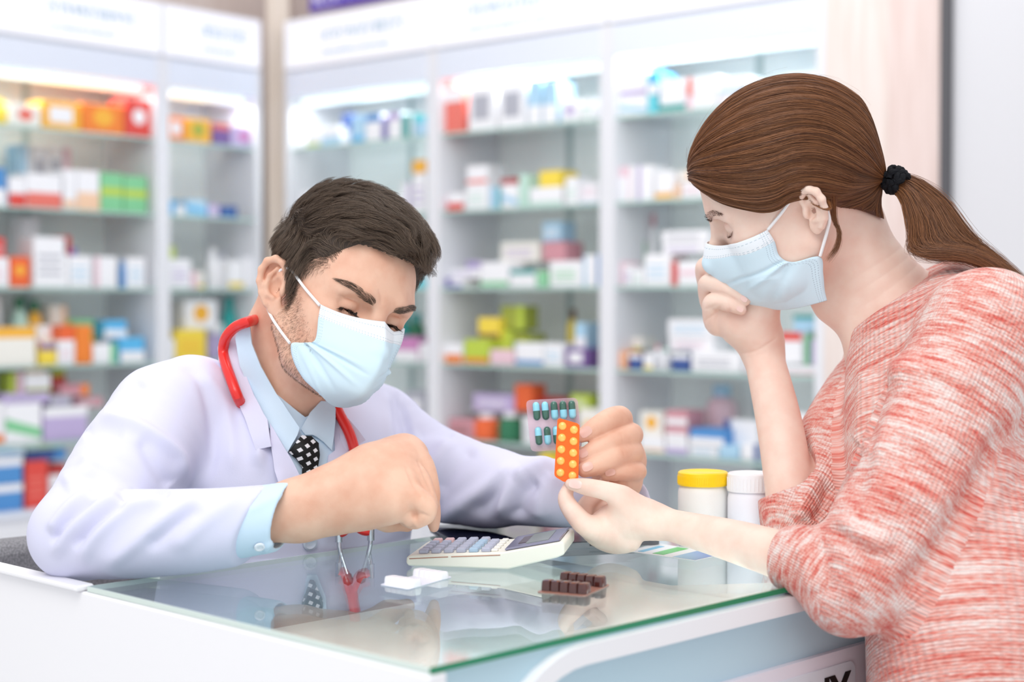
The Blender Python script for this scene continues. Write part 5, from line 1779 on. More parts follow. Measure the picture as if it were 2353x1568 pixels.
def sweater_mat():
    m = mat('knit_coral', '#e58b7e', 0.9, 0.1)
    n, l, b = nodes(m)
    at = n.new('ShaderNodeAttribute'); at.attribute_name = 'knit'
    def noise(scale, det, vec):
        mp = n.new('ShaderNodeMapping'); mp.inputs['Scale'].default_value = vec
        x = n.new('ShaderNodeTexNoise'); x.inputs['Scale'].default_value = scale; x.inputs['Detail'].default_value = det; x.inputs['Roughness'].default_value = .6
        l.new(at.outputs['Vector'], mp.inputs[0]); l.new(mp.outputs[0], x.inputs[0])
        return x
    a = noise(1.0, 3, (230, 26, 26))
    c = noise(1.0, 2, (38, 14, 14))
    d = noise(1.0, 1, (420, 240, 240))
    mx = n.new('ShaderNodeMath'); mx.operation = 'MULTIPLY_ADD'; mx.inputs[1].default_value = .5
    l.new(c.outputs['Fac'], mx.inputs[0]); l.new(a.outputs['Fac'], mx.inputs[2])
    m3 = n.new('ShaderNodeMath'); m3.operation = 'MULTIPLY_ADD'; m3.inputs[1].default_value = .45
    l.new(d.outputs['Fac'], m3.inputs[0]); l.new(mx.outputs[0], m3.inputs[2])
    rp = n.new('ShaderNodeValToRGB')
    e = rp.color_ramp.elements
    e[0].position, e[0].color = .78, lin('#dc6155')
    e[1].position, e[1].color = 1.16, lin('#f7e4de')
    e2 = e.new(.96); e2.color = lin('#eda497')
    sc = n.new('ShaderNodeMath'); sc.operation = 'MULTIPLY'; sc.inputs[1].default_value = 1.0
    l.new(m3.outputs[0], sc.inputs[0]); l.new(sc.outputs[0], rp.inputs[0])
    # the ramp works on 0..1: bring the sum into range
    sc.operation = 'MULTIPLY_ADD'; sc.inputs[1].default_value = 1.35; sc.inputs[2].default_value = -.82
    e[0].position, e[1].position, e[2].position = .17, .44, .78
    e[1].color = lin('#eda497'); e[2].color = lin('#f7e4de')
    l.new(rp.outputs[0], b.inputs['Base Color'])
    # knitted rows
    sp = n.new('ShaderNodeSeparateXYZ'); l.new(at.outputs['Vector'], sp.inputs[0])
    def sine(s_, f):
        k = n.new('ShaderNodeMath'); k.operation = 'MULTIPLY'; k.inputs[1].default_value = f
        q = n.new('ShaderNodeMath'); q.operation = 'SINE'
        l.new(s_, k.inputs[0]); l.new(k.outputs[0], q.inputs[0]); return q.outputs[0]
    mm = n.new('ShaderNodeMath'); mm.operation = 'ADD'
    l.new(sine(sp.outputs[0], 1900), mm.inputs[0]); l.new(sine(sp.outputs[1], 1500), mm.inputs[1])
    m4 = n.new('ShaderNodeMath'); m4.operation = 'MULTIPLY_ADD'; m4.inputs[1].default_value = 3.0
    l.new(d.outputs['Fac'], m4.inputs[0]); l.new(mm.outputs[0], m4.inputs[2])
    bp = n.new('ShaderNodeBump'); bp.inputs['Strength'].default_value = .55; bp.inputs['Distance'].default_value = .0012
    l.new(m4.outputs[0], bp.inputs['Height']); l.new(bp.outputs[0], b.inputs['Normal'])
    b.inputs['Sheen Weight'].default_value = .25
    return m


M_KNIT = sweater_mat()


def knit_coords(V, C=None):
    """(distance along the sleeve or trunk, distance round it) per vertex, for the knit pattern"""
    C = V if C is None else C          # where the piece of knitting is chosen
    best = np.full(len(V), 1e9); out = np.zeros((len(V), 3), np.float32)
    rad = {'torso': .128, 'near_up': .0, 'near_fore': .0, 'far_up': .0}
    for i, (k, (a, b)) in enumerate(SWB.items()):
        ba = b - a; L = np.linalg.norm(ba); ax = ba / L
        t = (V - a) @ ax
        tc = np.clip(t, 0, L)
        q = V - a - tc[:, None] * ax
        tq = np.clip((C - a) @ ax, 0, L)
        dist = np.linalg.norm(C - a - tq[:, None] * ax, axis=1) - (rad[k] + (.055 if k != 'torso' else 0))
        u = unit(np.cross(ax, (0.3, .9, .2))); w = np.cross(ax, u)
        ang = np.arctan2(q @ w, q @ u)
        m = dist < best
        best[m] = dist[m]
        out[m] = np.stack([t + i * 1.7, ang * .065 + i, np.full(len(V), i * .37)], 1)[m]
    return out


M_TROUSERS = mat('trousers_navy', '#2d3547', 0.8, 0.2)
WOMAN = empty('person', (.53, 1.70, 0), 'person in coral knit sweater with ponytail and mask, leaning on the glass counter', 'person')
_V, _F = WB.mesh(.0013)
wo_body = mesh_obj('body', _V, _F, M_SKIN_WOMAN, WOMAN)
_V, _F = SW.mesh(.0026)
_V = folds(SW, _V, _F, sw_folds)
sweater = mesh_obj('sweater', _V, _F, M_KNIT, WOMAN)
at_ = sweater.data.attributes.new('knit', 'FLOAT_VECTOR', 'CORNER')
_V = np.asarray(_V, float)
at_.data.foreach_set('vector', knit_coords(_V[_F.ravel()], np.repeat(_V[_F].mean(1), 4, axis=0)).ravel())
TRW = SDF()
_hp = P(2240, 1568, 1.61) + np.array([0, 0, -.16])
TRW.chain([_hp + np.array([0, -.065, 0]), _hp + np.array([0, .065, 0])], .108, .05, 0)
for sx in (-1, 1):
    hip = P(2240, 1568, 1.61) + np.array([0.0, .08 * sx, -.15])
    TRW.chain([hip + np.array([0, -.02 * sx, .02]), hip, hip + np.array([-.02, .01 * sx, -.30]), (hip + np.array([.04, .0, 0])) * np.array([1, 1, 0]) + np.array([0, 0, .06])], [.10, .10, .075, .05], .02, .0)
    foot = (hip + np.array([.04, .0, 0])) * np.array([1, 1, 0])
    TRW.chain([foot + np.array([.02, 0, .035]), foot + np.array([-.15, 0, .03])], [.035, .03], .005, 0)
_V, _F = TRW.mesh(.006)
mesh_obj('trousers', _V, _F, M_TROUSERS, WOMAN)
for c_, al, L_, W_ in (((1322, 1113), (-1, -.2), 15, 10), ((1709, 687), (.75, .55), 9, 6), ((1700, 711), (.8, .5), 8, 5.5)):
    nail_at(WB, c_, al, L_, W_, M_NAIL_WOMAN, wo_body)
# ------------------------------------------------------------------ the customer: hair, mask, face
HSw = head_sdf(True, ears=False)
C0H = np.array([0, -.008, .045])


def shell(p, off):
    """push points radially onto the surface lying 'off' above the scalp"""
    u = norm(p - C0H)
    lo = np.full(len(p), .02); hi = np.full(len(p), .22)
    for _ in range(15):
        mid = (lo + hi) / 2
        s = HSw.ev(C0H + u * mid[:, None])
        out = s > off
        hi = np.where(out, mid, hi); lo = np.where(out, lo, mid)
    return C0H + u * ((lo + hi) / 2)[:, None]


TIE = to_local(P(2040, 412, 1.728), 'w')
TIE[0] = 0.0
LOW = np.array([(.002, .094, .083), (-.024, .091, .076), (-.047, .0805, .064), (-.0660, .058, .044), (-.0725, .026, .024), (-.0735, -.004, .0235), (-.0720, -.045, -.006), (-.044, -.087, -.034)])
TOP = np.array([(.002, .092, .086), (.001, .076, .105), (0, .046, .124), (0, .010, .133), (0, -.030, .130), (0, -.065, .110), (0, -.090, .075), (0, -.106, .035)])
NAPE0 = np.array([(-.0735, -.014, .0190), (-.0715, -.034, .004), (-.067, -.048, -.030), (-.056, -.066, -.055), (-.036, -.080, -.068), (-.010, -.087, -.074), (0, -.088, -.075)])
LOWc, TOPc, NAPEc = catmull(LOW, 6), catmull(TOP, 6), catmull(NAPE0, 6)


def along(c, t):
    k = np.clip(t, 0, 1) * (len(c) - 1.0001); i = k.astype(int)
    return c[i] + (c[i + 1] - c[i]) * (k - i)[..., None]


def w_paths(b, t, off, sgn):
    """hair path b (0 at the hair line, 1 at the parting), t 0..1 from the front to the hair tie"""
    L, T = along(LOWc, t), along(TOPc, t)
    p = L + (T - L) * b[:, None]
    q = shell(p, off)
    w = np.clip((t - .86) / .14, 0, 1)[:, None]
    w = w * w * (3 - 2 * w)
    q = q * (1 - w) + (TIE + (q - TIE) * .16) * w
    return q * np.array([sgn, 1, 1])


def shell_neck(p, off):
    u = norm(p - C0H)
    lo = np.full(len(p), .05); hi = np.full(len(p), .145)
    for _ in range(12):
        mid = (lo + hi) / 2
        out = WB.ev(to_world(C0H + u * mid[:, None], 'w')) / HW_S > off
        hi = np.where(out, mid, hi); lo = np.where(out, lo, mid)
    return C0H + u * ((lo + hi) / 2)[:, None]


def w_nape(a, t, off, sgn):
    p0 = along(NAPEc, a)
    p = p0 + (TIE * .99 - p0) * t[:, None]
    q = shell_neck(p * np.array([1, 1, 1]), off)
    w = np.clip((t - .55) / .45, 0, 1)[:, None]
    q = q * (1 - w) + (TIE + (q - TIE) * .16) * w
    return q * np.array([sgn, 1, 1])


def off_w(b, t):
    return .0035 + .0085 * np.clip(b * 4 + .25, 0, 1) * np.clip(t * 6 + .2, 0, 1) + .003 * np.sin(np.pi * np.clip(t, 0, 1)) * np.clip(b * 2, 0, 1)


# under layer
mV, mF = [], []
for sgn in (1, -1):
    nb_, nt_ = 26, 44
    bb, tt = np.meshgrid(np.linspace(0, 1, nb_), np.linspace(0, 1, nt_), indexing='ij')
    g = w_paths(bb.ravel(), tt.ravel(), off_w(bb.ravel(), tt.ravel()) - .0015, sgn)
    o_ = sum(len(v) for v in mV); mV.append(g)
    for i in range(nb_ - 1):
        for j in range(nt_ - 1):
            a = o_ + i * nt_ + j
            f = (a, a + 1, a + nt_ + 1, a + nt_)
            mF.append(f if sgn > 0 else f[::-1])
    na_, nt2 = 18, 14
    aa, tt = np.meshgrid(np.linspace(0, 1, na_), np.linspace(0, 1, nt2), indexing='ij')
    g = w_nape(aa.ravel(), tt.ravel(), .003 + .006 * tt.ravel(), sgn)
    o_ = sum(len(v) for v in mV); mV.append(g)
    for i in range(na_ - 1):
        for j in range(nt2 - 1):
            a = o_ + i * nt2 + j
            f = (a, a + 1, a + nt2 + 1, a + nt2)
            mF.append(f if sgn > 0 else f[::-1])
mesh_obj('hair_base', to_world(np.vstack(mV), 'w'), mF, M_HAIR_UNDER_WOMAN, WOMAN)
K = 16
ST = []
for sgn in (1, -1):
    n = 6500
    b = RNG.random(n); dep = RNG.normal(0, .0009, n)
    t0_ = np.where(RNG.random(n) < .35, RNG.random(n) * .5, RNG.random(n) * .02)
    w1, w2 = RNG.normal(0, .012, n), RNG.normal(0, .008, n)
    s = np.zeros((n, K, 3))
    for k in range(K):
        t = t0_ + (1 - t0_) * k / (K - 1)
        bk = np.clip(b + w1 * np.sin(t * 5 + b * 30) + w2 * np.sin(t * 11 + b * 90), 0, 1)
        clump = .0016 * np.sin(bk * 70 + 3 * np.sin(t * 4)) * np.sin(np.pi * t)
        s[:, k] = w_paths(bk, t, off_w(bk, t) + dep + clump + np.where(k == 0, -.004, 0), sgn)
    ST.append(s)
    n = 1100
    a = RNG.random(n); s = np.zeros((n, K, 3))
    dep = RNG.normal(0, .0008, n)
    for k in range(K):
        t = np.full(n, k / (K - 1))
        s[:, k] = w_nape(np.clip(a + .02 * np.sin(t * 6 + a * 40), 0, 1), t, .0015 + .0075 * np.minimum(t * 1.6, 1) + dep, sgn)
    ST.append(s)
ST = np.concatenate(ST)
hair_obj('hair', to_world(ST.reshape(-1, 3), 'w').reshape(ST.shape), RNG.uniform(.00010, .00022, len(ST)), M_HAIR_WOMAN, WOMAN, .7)


def strip(curve_a, curve_b, n, k, jit, m, name, rad, noise=.004, tip=.3, seed=3):
    """hair hanging between two guide curves of world points"""
    a, c = catmull(np.array(curve_a), 8), catmull(np.array(curve_b), 8)
    b = RNG.random(n); s = np.zeros((n, k, 3))
    j = RNG.normal(0, 1, (n, 3)) * jit
    ln = RNG.uniform(.8, 1.0, n)
    for q in range(k):
        t = q / (k - 1) * ln
        p = along(a, t); p = p + (along(c, t) - p) * b[:, None]
        grow = np.minimum(t * 3, 1)[:, None]
        s[:, q] = p + j * (.35 + .65 * grow) + noise * np.sin(t * 7 + b * 25)[:, None] * grow * np.array([.3, .6, .3])
    return hair_obj(name, s, RNG.uniform(rad * .6, rad * 1.2, n), m, WOMAN, tip)


PTa = [P(2050, 398, 1.725), P(2105, 418, 1.722), P(2170, 465, 1.715), P(2235, 545, 1.70), P(2300, 605, 1.69), P(2380, 690, 1.68), P(2450, 800, 1.67)]
PTb = [P(2046, 428, 1.722), P(2080, 455, 1.708), P(2100, 520, 1.690), P(2110, 580, 1.668), P(2215, 588, 1.655), P(2310, 640, 1.645), P(2390, 790, 1.64)]
strip(PTa, PTb, 4200, 16, .0035, M_HAIR_WOMAN, 'ponytail', .00018)
strip([P(2046, 425, 1.722), P(2078, 470, 1.705), P(2092, 540, 1.690), P(2090, 575, 1.675), P(2130, 583, 1.665)], [P(2050, 420, 1.722), P(2095, 480, 1.705), P(2125, 550, 1.690), P(2150, 582, 1.668), P(2230, 592, 1.655)], 900, 12, .002, M_HAIR_WOMAN, 'ponytail_underside', .00017)
# loose locks in front of the ear and along the neck
strip([to_world((-.0735, -.038, .020), 'w'), P(1912, 500, 1.690), P(1925, 530, 1.688), P(1918, 565, 1.688), P(1894, 598, 1.69)],
      [to_world((-.0725, -.046, .012), 'w'), P(1922, 505, 1.692), P(1932, 540, 1.690), P(1926, 575, 1.690), P(1905, 606, 1.692)], 150, 12, .0009, M_HAIR_WOMAN, 'loose_lock', .00013, .001)
fl = []
for i in range(70):
    b, t1 = RNG.random(), RNG.uniform(.0, .7)
    tt = np.linspace(t1, min(1, t1 + RNG.uniform(.15, .35)), K)
    fl.append(w_paths(np.full(K, b), tt, off_w(np.full(K, b), tt) + np.linspace(.000, RNG.uniform(.002, .012), K) ** 1.0, RNG.choice([1, -1])))
fl = np.array(fl)
hair_obj('flyaway_hair', to_world(fl.reshape(-1, 3), 'w').reshape(fl.shape), .00006, M_HAIR_WOMAN, WOMAN, .5)

# hair tie: a gathered black band
M_TIEBAND = mat('hair_tie_black', '#15161b', 0.8, 0.2)
bump(M_TIEBAND, 300, .6, .002)
tb = MB()
tc_ = P(2052, 412, 1.724); tdir = unit(P(2095, 440, 1.715) - P(2030, 400, 1.735))
u_ = unit(np.cross(tdir, (0, 0, 1))); v_ = np.cross(tdir, u_)
for sh, rr in ((-.005, .0105), (.001, .0130), (.007, .0120), (.011, .0105)):
    ring = [tc_ + tdir * (sh + .0016 * math.sin(a * 5 + sh * 400)) + (u_ * math.cos(a) + v_ * math.sin(a)) * (rr + .0008 * math.sin(a * 9 + sh * 900)) for a in np.linspace(0, 2 * math.pi, 49)]
    tb.tube(ring, .0038, 8, caps=False)
tb.build('hair_tie', M_TIEBAND, WOMAN, True)

mask_w, wE = face_mask('w', -1, [
    ((.0680, .0420, .0045), (.052, .0960, -.0030), (0, .1180, .0030)),
    ((.0670, .0410, -.0120), (.050, .1080, -.0140), (0, .1300, -.0120)),
    ((.0655, .0430, -.0300), (.050, .1110, -.0300), (0, .1330, -.0280)),
    ((.0660, .0330, -.0430), (.052, .1080, -.0450), (0, .1310, -.0450)),
    ((.0680, .0030, -.0510), (.056, .0960, -.0600), (0, .1250, -.0640)),
    ((.0640, .0080, -.0720), (.054, .0880, -.0780), (0, .1130, -.0820)),
    ((.0590, .0150, -.0920), (.048, .0760, -.0930), (0, .0960, -.0950)),
    ((.0560, .0180, -.1050), (.042, .0700, -.1020), (0, .0860, -.1020))], WOMAN,
    [((.05, .36), (.95, .46), .022, -.0025), ((.05, .40), (.80, .62), .022, .0022), ((.05, .42), (.70, .85), .025, -.0024), ((.30, .50), (.5, 1.0), .03, .0018)])
for sgn in (1, -1):
    m_ = lambda L: [(x * sgn, y, z) for x, y, z in L]
    strap(mask_w, 'w', m_([(.0685, .0415, .0035), (.0735, .020, .0150), (.0770, .001, .0260), (.0775, -.014, .0270), (.0780, -.028, .0080)]), .0018)
    strap(mask_w, 'w', m_([(.0780, -.028, .0080), (.0770, -.026, -.0120), (.0735, -.018, -.0250), (.0705, -.007, -.0390), (.0690, .0020, -.0500)]), .0018)

HSfw = head_sdf(True)
for s in (1, -1):
    brow(HSfw, 'w', [(s * .014, .098, .0345), (s * .026, .095, .0395), (s * .040, .088, .0425), (s * .052, .078, .0395)], 320, M_HAIR_UNDER_WOMAN, WOMAN, .0060, .0060, .2, rad=.00010)
    lashes(HSfw, 'w', s, 80, M_HAIR_UNDER_WOMAN, WOMAN, .0065, rad=.00012, curve=[(.019, .085, .0130), (.026, .089, .0090), (.034, .088, .0080), (.041, .083, .0100), (.048, .076, .0150)])
# crumpled white tissue in the far hand
M_TISSUE = mat('tissue_white', '#fafafa', 0.9, 0.1)
TS = SDF()
for (x, y, d, r) in ((1665, 640, 1.812, 12), (1672, 634, 1.808, 8), (1664, 678, 1.808, 10), (1673, 705, 1.802, 6), (1700, 690, 1.80, 6), (1655, 665, 1.82, 14)):
    TS.ell(P(x, y, d), np.array([1.2, .9, .7]) * r * d / FPX, .004)
_V, _F = TS.mesh(.0011)
_V = _V + vnormals(_V, _F) * (.0012 * smooth_noise(_V, 900, 4)[:, :1])
tag(mesh_obj('tissue', _V, _F, M_TISSUE), 'crumpled white paper tissue held in the hand at the woman\'s masked face', 'tissue')
# ------------------------------------------------------------------ glass-topped display counter
GZ = .80
C0 = on_z(990, 1535, GZ)
UC = np.array([math.sin(math.radians(44.2)), math.cos(math.radians(44.2)), 0]); VC = np.array([-UC[1], UC[0], 0])
ZC = np.array([0, 0, 1.0])
CR = np.stack([UC, VC, ZC], 1)
CW, CD = .695, .500                      # length and depth
COUNTER = empty('display_counter', C0, 'glass-topped white and pale blue pharmacy counter between the two people', 'counter')


def cp(u, v, z):
    return C0 + UC * u + VC * v + ZC * (z - GZ)


def cbox(mb, u0, u1, v0, v1, z0, z1, m=0, bev=0.0):
    return mb.box(cp((u0 + u1) / 2, (v0 + v1) / 2, (z0 + z1) / 2), (u1 - u0, v1 - v0, z1 - z0), CR, bev, m)


M_TOPGLASS = glass_mat('counter_glass', '#f5fbfb', 1.50)
M_EDGE_GREEN = mat('glass_edge_green', '#0b8259', 0.15, 0.6)
M_EDGE_PALE = mat('glass_edge_pale', '#d5e2dc', 0.2, 0.5)
M_CNT_WHITE = mat('counter_white', '#f3f2f5', 0.4, 0.4)
M_CNT_BLUE = mat('counter_pale_blue', '#bcd6e2', 0.4, 0.4)
M_CNT_LILAC = mat('counter_lilac_white', '#e6e1ea', 0.45, 0.3)
M_CNT_IN = mat('counter_inside', '#f7fbfb', 0.5, 0.3)
GT = .005
m = MB(); cbox(m, .001, CW, .001, CD, GZ - GT, GZ); gtop = m.build('glass_top', M_TOPGLASS, COUNTER)
m = MB(); cbox(m, 0, CW, -.001, .001, GZ - GT, GZ); m.build('polished_edge', M_EDGE_GREEN, gtop)
m = MB(); cbox(m, -.001, .001, .001, CD, GZ - GT, GZ); m.build('polished_edge', M_EDGE_PALE, gtop)
m = MB(); cbox(m, 0, CW, CD - .0005, CD + .001, GZ - GT, GZ); m.build('polished_edge', M_EDGE_PALE, gtop)
zt = GZ - GT
# white end panel seen at the lower left
m = MB(); cbox(m, -.004, .016, -.002, .95, .02, zt - .0005, bev=.002); m.build('end_panel', M_CNT_WHITE, COUNTER)
m = MB(); cbox(m, -.012, .010, CD + .004, .95, zt, GZ + .001, bev=.002); m.build('return_worktop', M_CNT_WHITE, COUNTER)
# front: recessed blue sheet, white frame with rounded corners, lilac lower sheet
m = MB(); cbox(m, .016, CW, .006, .014, .06, zt - .001); front = m.build('front_panel', M_CNT_BLUE, COUNTER)


def frame_ring(u0, u1, z0, z1, w, r, v0, v1):
    outer = [(x + (u0 + u1) / 2, z + (z0 + z1) / 2) for x, z in rrect(u1 - u0, z1 - z0, r, 10)]
    inner = [(x + (u0 + u1) / 2, z + (z0 + z1) / 2) for x, z in rrect(u1 - u0 - 2 * w, z1 - z0 - 2 * w, max(r - w, .01), 10)]
    n = len(outer)
    V = []
    for v in (v0, v1):
        V += [cp(x, v, z) for x, z in outer] + [cp(x, v, z) for x, z in inner]
    F = []
    for i in range(n):
        j = (i + 1) % n
        F += [(i, j, n + j, n + i), (2 * n + i, 3 * n + i, 3 * n + j, 2 * n + j), (i, 2 * n + i, 2 * n + j, j), (n + i, n + j, 3 * n + j, 3 * n + i)]
    return MB().add(V, F)


FU0 = .055
frame_ring(FU0, CW - .02, .12, zt - .004, .017, .12, -.006, .008).build('frame_moulding', M_CNT_WHITE, front, True)
zl = .722
poly = [(FU0 + .018, .20), (CW - .05, .20), (CW - .05, zl), (FU0 + .018, zl)]
m = MB().prism(poly, C0 - ZC * GZ, UC, ZC, -VC, .001, t0=-.006); m.build('lower_sheet', M_CNT_LILAC, front)
# sticker with the end of a word in black capitals
M_STICKER = mat('sticker_pale', '#dfe4ec', 0.35, 0.4)
M_BLACK = mat('print_black', '#101012', 0.4, 0.3)


def front_uz(px, py, v=-.001):
    p = on_plane(px, py, C0 + VC * v, VC)
    return float(np.dot(p - C0, UC)), float(p[2])


su, sz = front_uz(1963, 1521)
sl, sz2 = front_uz(1840, 1560)
m = MB().prism([(x + su - .105, z + sz - .055) for x, z in rrect(.21, .115, .012)], C0 - ZC * GZ, UC, ZC, -VC, .0025)
stick = m.build('sticker', M_STICKER, front)


def text_mesh(body, size, m, name, o, ex, ey, en, parent, depth=.0006, shear=0.0, bold=0.0):
    cu = bpy.data.curves.new(name, 'FONT')
    cu.body = body; cu.size = size; cu.extrude = depth / 2; cu.shear = shear; cu.offset = bold
    t = bpy.data.objects.new(name, cu)
    COL.objects.link(t)
    bpy.context.view_layer.update()
    me = bpy.data.meshes.new_from_object(t.evaluated_get(bpy.context.evaluated_depsgraph_get()))
    bpy.data.objects.remove(t)
    co = np.zeros(len(me.vertices) * 3, np.float32); me.vertices.foreach_get('co', co); co = co.reshape(-1, 3)
    W_ = np.asarray(o) + np.outer(co[:, 0], ex) + np.outer(co[:, 1], ey) + np.outer(co[:, 2], en)
    me.vertices.foreach_set('co', W_.astype(np.float32).ravel())
    me.materials.clear(); me.materials.append(m)
    me.update()
    return link(bpy.data.objects.new(name, me), parent)


nu_, nz_ = front_uz(1952, 1540)
tl = text_mesh('NY', .058, M_BLACK, 'lettering', cp(0, -.003, 0), UC, ZC, -VC, stick, shear=.0, bold=.0016)
_c = np.zeros(len(tl.data.vertices) * 3, np.float32); tl.data.vertices.foreach_get('co', _c); _c = _c.reshape(-1, 3)
_uu = (_c - C0) @ UC; _zz = _c[:, 2]
_c += UC * (nu_ - _uu.max()) + ZC * (nz_ - _zz.max())
tl.data.vertices.foreach_set('co', _c.astype(np.float32).ravel()); tl['kind'] = 'stuff'
# inside: back, shelf, floor
m = MB(); cbox(m, .016, CW, CD - .03, CD - .02, .06, zt - .04); m.build('back_panel', M_SHELF_GLASS, COUNTER)
m = MB(); cbox(m, .016, CW, .016, CD - .03, .06, .08); m.build('base_board', M_CNT_IN, COUNTER)
m = MB(); cbox(m, .018, CW - .02, .03, CD - .04, .728, .734); m.build('inner_shelf', M_CNT_IN, COUNTER)
m = MB(); cbox(m, CW - .016, CW, .0, CD, .02, zt - .0005); m.build('end_panel', M_CNT_WHITE, COUNTER)
m = MB(); cbox(m, .02, CW - .02, .02, CD - .04, 0, .06); m.build('plinth', M_DARK, COUNTER)
# added fill light and its housing bar, brightening the case from under the glass
m = MB(); cbox(m, .06, CW - .05, .016, .030, zt - .014, zt - .002, bev=.002); lb_ = m.build('fill_light_bar', M_CNT_WHITE, COUNTER)
_lp = cp(CW / 2, .034, zt - .012)
area_light('case_fill_light', _lp, _lp + VC * .22 - ZC * .16, CW - .12, .02, .55, (.97, 1.0, 1.0))
localize(COUNTER, CR)

# ------------------------------------------------------------------ calculator
M_CREAM = mat('plastic_cream', '#efece0', 0.4, 0.45)
M_KEY = mat('key_grey_blue', '#b4b8cb', 0.4, 0.4)
M_KEY_BLUE = mat('key_blue', '#a9c3da', 0.4, 0.4)
M_KEY_PINK = mat('key_pink', '#e6bfc0', 0.4, 0.4)
M_KEY_WHITE = mat('key_white', '#eceae4', 0.4, 0.4)
M_SCREEN = mat('display_cover', '#85839c', 0.05, 1.0)
M_LCD = mat('display_lcd', '#8d958f', 0.2, 0.5)
M_BROWN_LINE = mat('print_brown_line', '#b5806c', 0.5, 0.3)
q0 = on_z(932, 1306, GZ); q1 = on_z(1166, 1312, GZ)
KX = unit((q1 - q0) * (1, 1, 0)); KY = np.array([-KX[1], KX[0], 0]); KR = np.stack([KX, KY, ZC], 1)
kx = float(np.linalg.norm(q1 - q0))
CALC = empty('calculator', q0, 'cream desk calculator with grey keys and a raised display, on the glass', 'calculator')
KD = .098
L1 = kx                                  # where the lower part ends
TOPP = [(0.002, .0125), (L1 * .95, .0200), (L1 + .058, .0430)]


def kp(x, y, z):
    return q0 + KX * x + KY * y + ZC * (z + .0012)


prof = [(.003, .0012), (L1, 0), (L1 + .052, .0135), (L1 + .060, .0170), (L1 + .060, .0285), (L1 + .057, .0305), (L1 * .95, .0180), (.006, .0130), (.001, .0105), (.0005, .004)]
m = MB().prism(prof, kp(0, 0, 0), KX, ZC, KY, KD); body = m.build('casing', M_CREAM, CALC, True)
bm_ = body.modifiers.new('round', 'BEVEL'); bm_.width = .0022; bm_.segments = 3; bm_.limit_method = 'ANGLE'; bm_.angle_limit = math.radians(35)
# brown line round the casing
m = MB()
for a, b in (((.004, .0088), (L1 * .42, .0118)), ((L1 * .45, .0120), (L1 * .93, .0150))):
    m.tube([kp(a[0], -.0002, a[1]), kp(b[0], -.0002, b[1])], .0005, 6)
m.build('trim_line', M_BROWN_LINE, body)


def top_z(x):
    xs = [.006, L1 * .95, L1 + .057]; zs = [.0130, .0180, .0305]
    return float(np.interp(x, xs, zs))


def top_R(x):
    dz = top_z(x + .002) - top_z(x - .002)
    ex = unit(KX * .004 + ZC * dz); return np.stack([ex, KY, np.cross(ex, KY)], 1)


nkey = 0
for i in range(6):
    for j in range(5):
        x = .012 + i * (L1 * .80 - .012) / 5.6; y = .011 + j * .0185
        if i == 5 and j == 4: continue
        R_ = top_R(x)
        mm = M_KEY_BLUE if i == 4 and j < 4 else M_KEY_PINK if (i, j) in ((1, 4), (0, 4)) else M_KEY if i < 5 else M_KEY
        sx = .0098
        MB().box(kp(x + .006, y, top_z(x + .006)) + R_[:, 2] * .0020, (sx, .0118, .0050), R_, .0012).build('key', mm, CALC)
for j in range(5):
    x = L1 * .86; R_ = top_R(x)
    MB().box(kp(x, .012 + j * .018, top_z(x)) + R_[:, 2] * .0010, (.0075, .010, .0026), R_, .0010).build('key', M_KEY_WHITE, CALC)
xd0, xd1 = L1 * .97, L1 + .055
R_ = top_R((xd0 + xd1) / 2 + .004)
cc = kp((xd0 + xd1) / 2, KD / 2, (top_z(xd0 + .004) + top_z(xd1)) / 2)
LD = (xd1 - xd0) / R_[:, 0].dot(KX)
m = MB().box(cc + R_[:, 2] * .0012, (LD, KD - .010, .0024), R_, .0008); disp = m.build('display', M_SCREEN, CALC)
m = MB().box(cc + R_[:, 2] * .0026 + R_[:, 0] * .004, (LD * .42, KD - .030, .0006), R_); m.build('lcd_window', M_LCD, disp)
m = MB().box(cc + R_[:, 2] * .0026 - R_[:, 0] * .0125, (LD * .18, KD - .050, .0006), R_); m.build('solar_cell', mat('solar_cell_brown', '#5a4b48', .2, .6), disp)

# ------------------------------------------------------------------ tablet
M_TAB = mat('tablet_grey_metal', '#7d7f84', 0.35, 0.5, 0.7)
M_TABSCREEN = mat('tablet_screen', '#10142e', 0.03, 0.8)
n0 = np.array([-.0545, 1.7506, GZ]); tx = unit((.963, .27, 0)); ty = np.array([-tx[1], tx[0], 0]); TRm = np.stack([tx, ty, ZC], 1)
TAB = empty('tablet', n0, 'thin grey tablet with dark glossy screen lying flat behind the calculator', 'tablet')
TW, TH_ = .238, .180
m = MB().prism([(x + TW / 2, y + TH_ / 2) for x, y in rrect(TW, TH_, .012)], n0 + ZC * .0008, tx, ty, ZC, .0064); tb_ = m.build('casing', M_TAB, TAB, True)
m = MB().prism([(x + TW / 2, y + TH_ / 2) for x, y in rrect(TW - .003, TH_ - .003, .011)], n0 + ZC * .0072, tx, ty, ZC, .0008); m.build('screen', M_TABSCREEN, TAB)
M_TABDARK = mat('tablet_slot_dark', '#3c3d40', 0.4, 0.4)
m = MB().box(n0 + tx * (TW / 2) - ty * .0002 + ZC * .004, (.010, .0008, .0026), TRm, .0003); m.build('charging_port', M_TABDARK, tb_)
for k in (.035, .165):
    m = MB().box(n0 + tx * k - ty * .0001 + ZC * .004, (.032, .0008, .0022), TRm, .0003); m.build('speaker_slot', M_TABDARK, tb_)
m = MB().box(n0 + ty * .135 - tx * .0001 + ZC * .004, (.0008, .030, .0022), TRm, .0003); m.build('speaker_slot', M_TABDARK, tb_)
m = MB().lathe(n0 + ty * .045 - tx * .0002 + ZC * .004, [(.0001, -.0003), (.0013, -.0003), (.0013, .0003), (.0001, .0003)], 12, axis=rot_axes(ty, ZC)); m.build('microphone_hole', M_TABDARK, tb_)
localize(TAB, TRm)

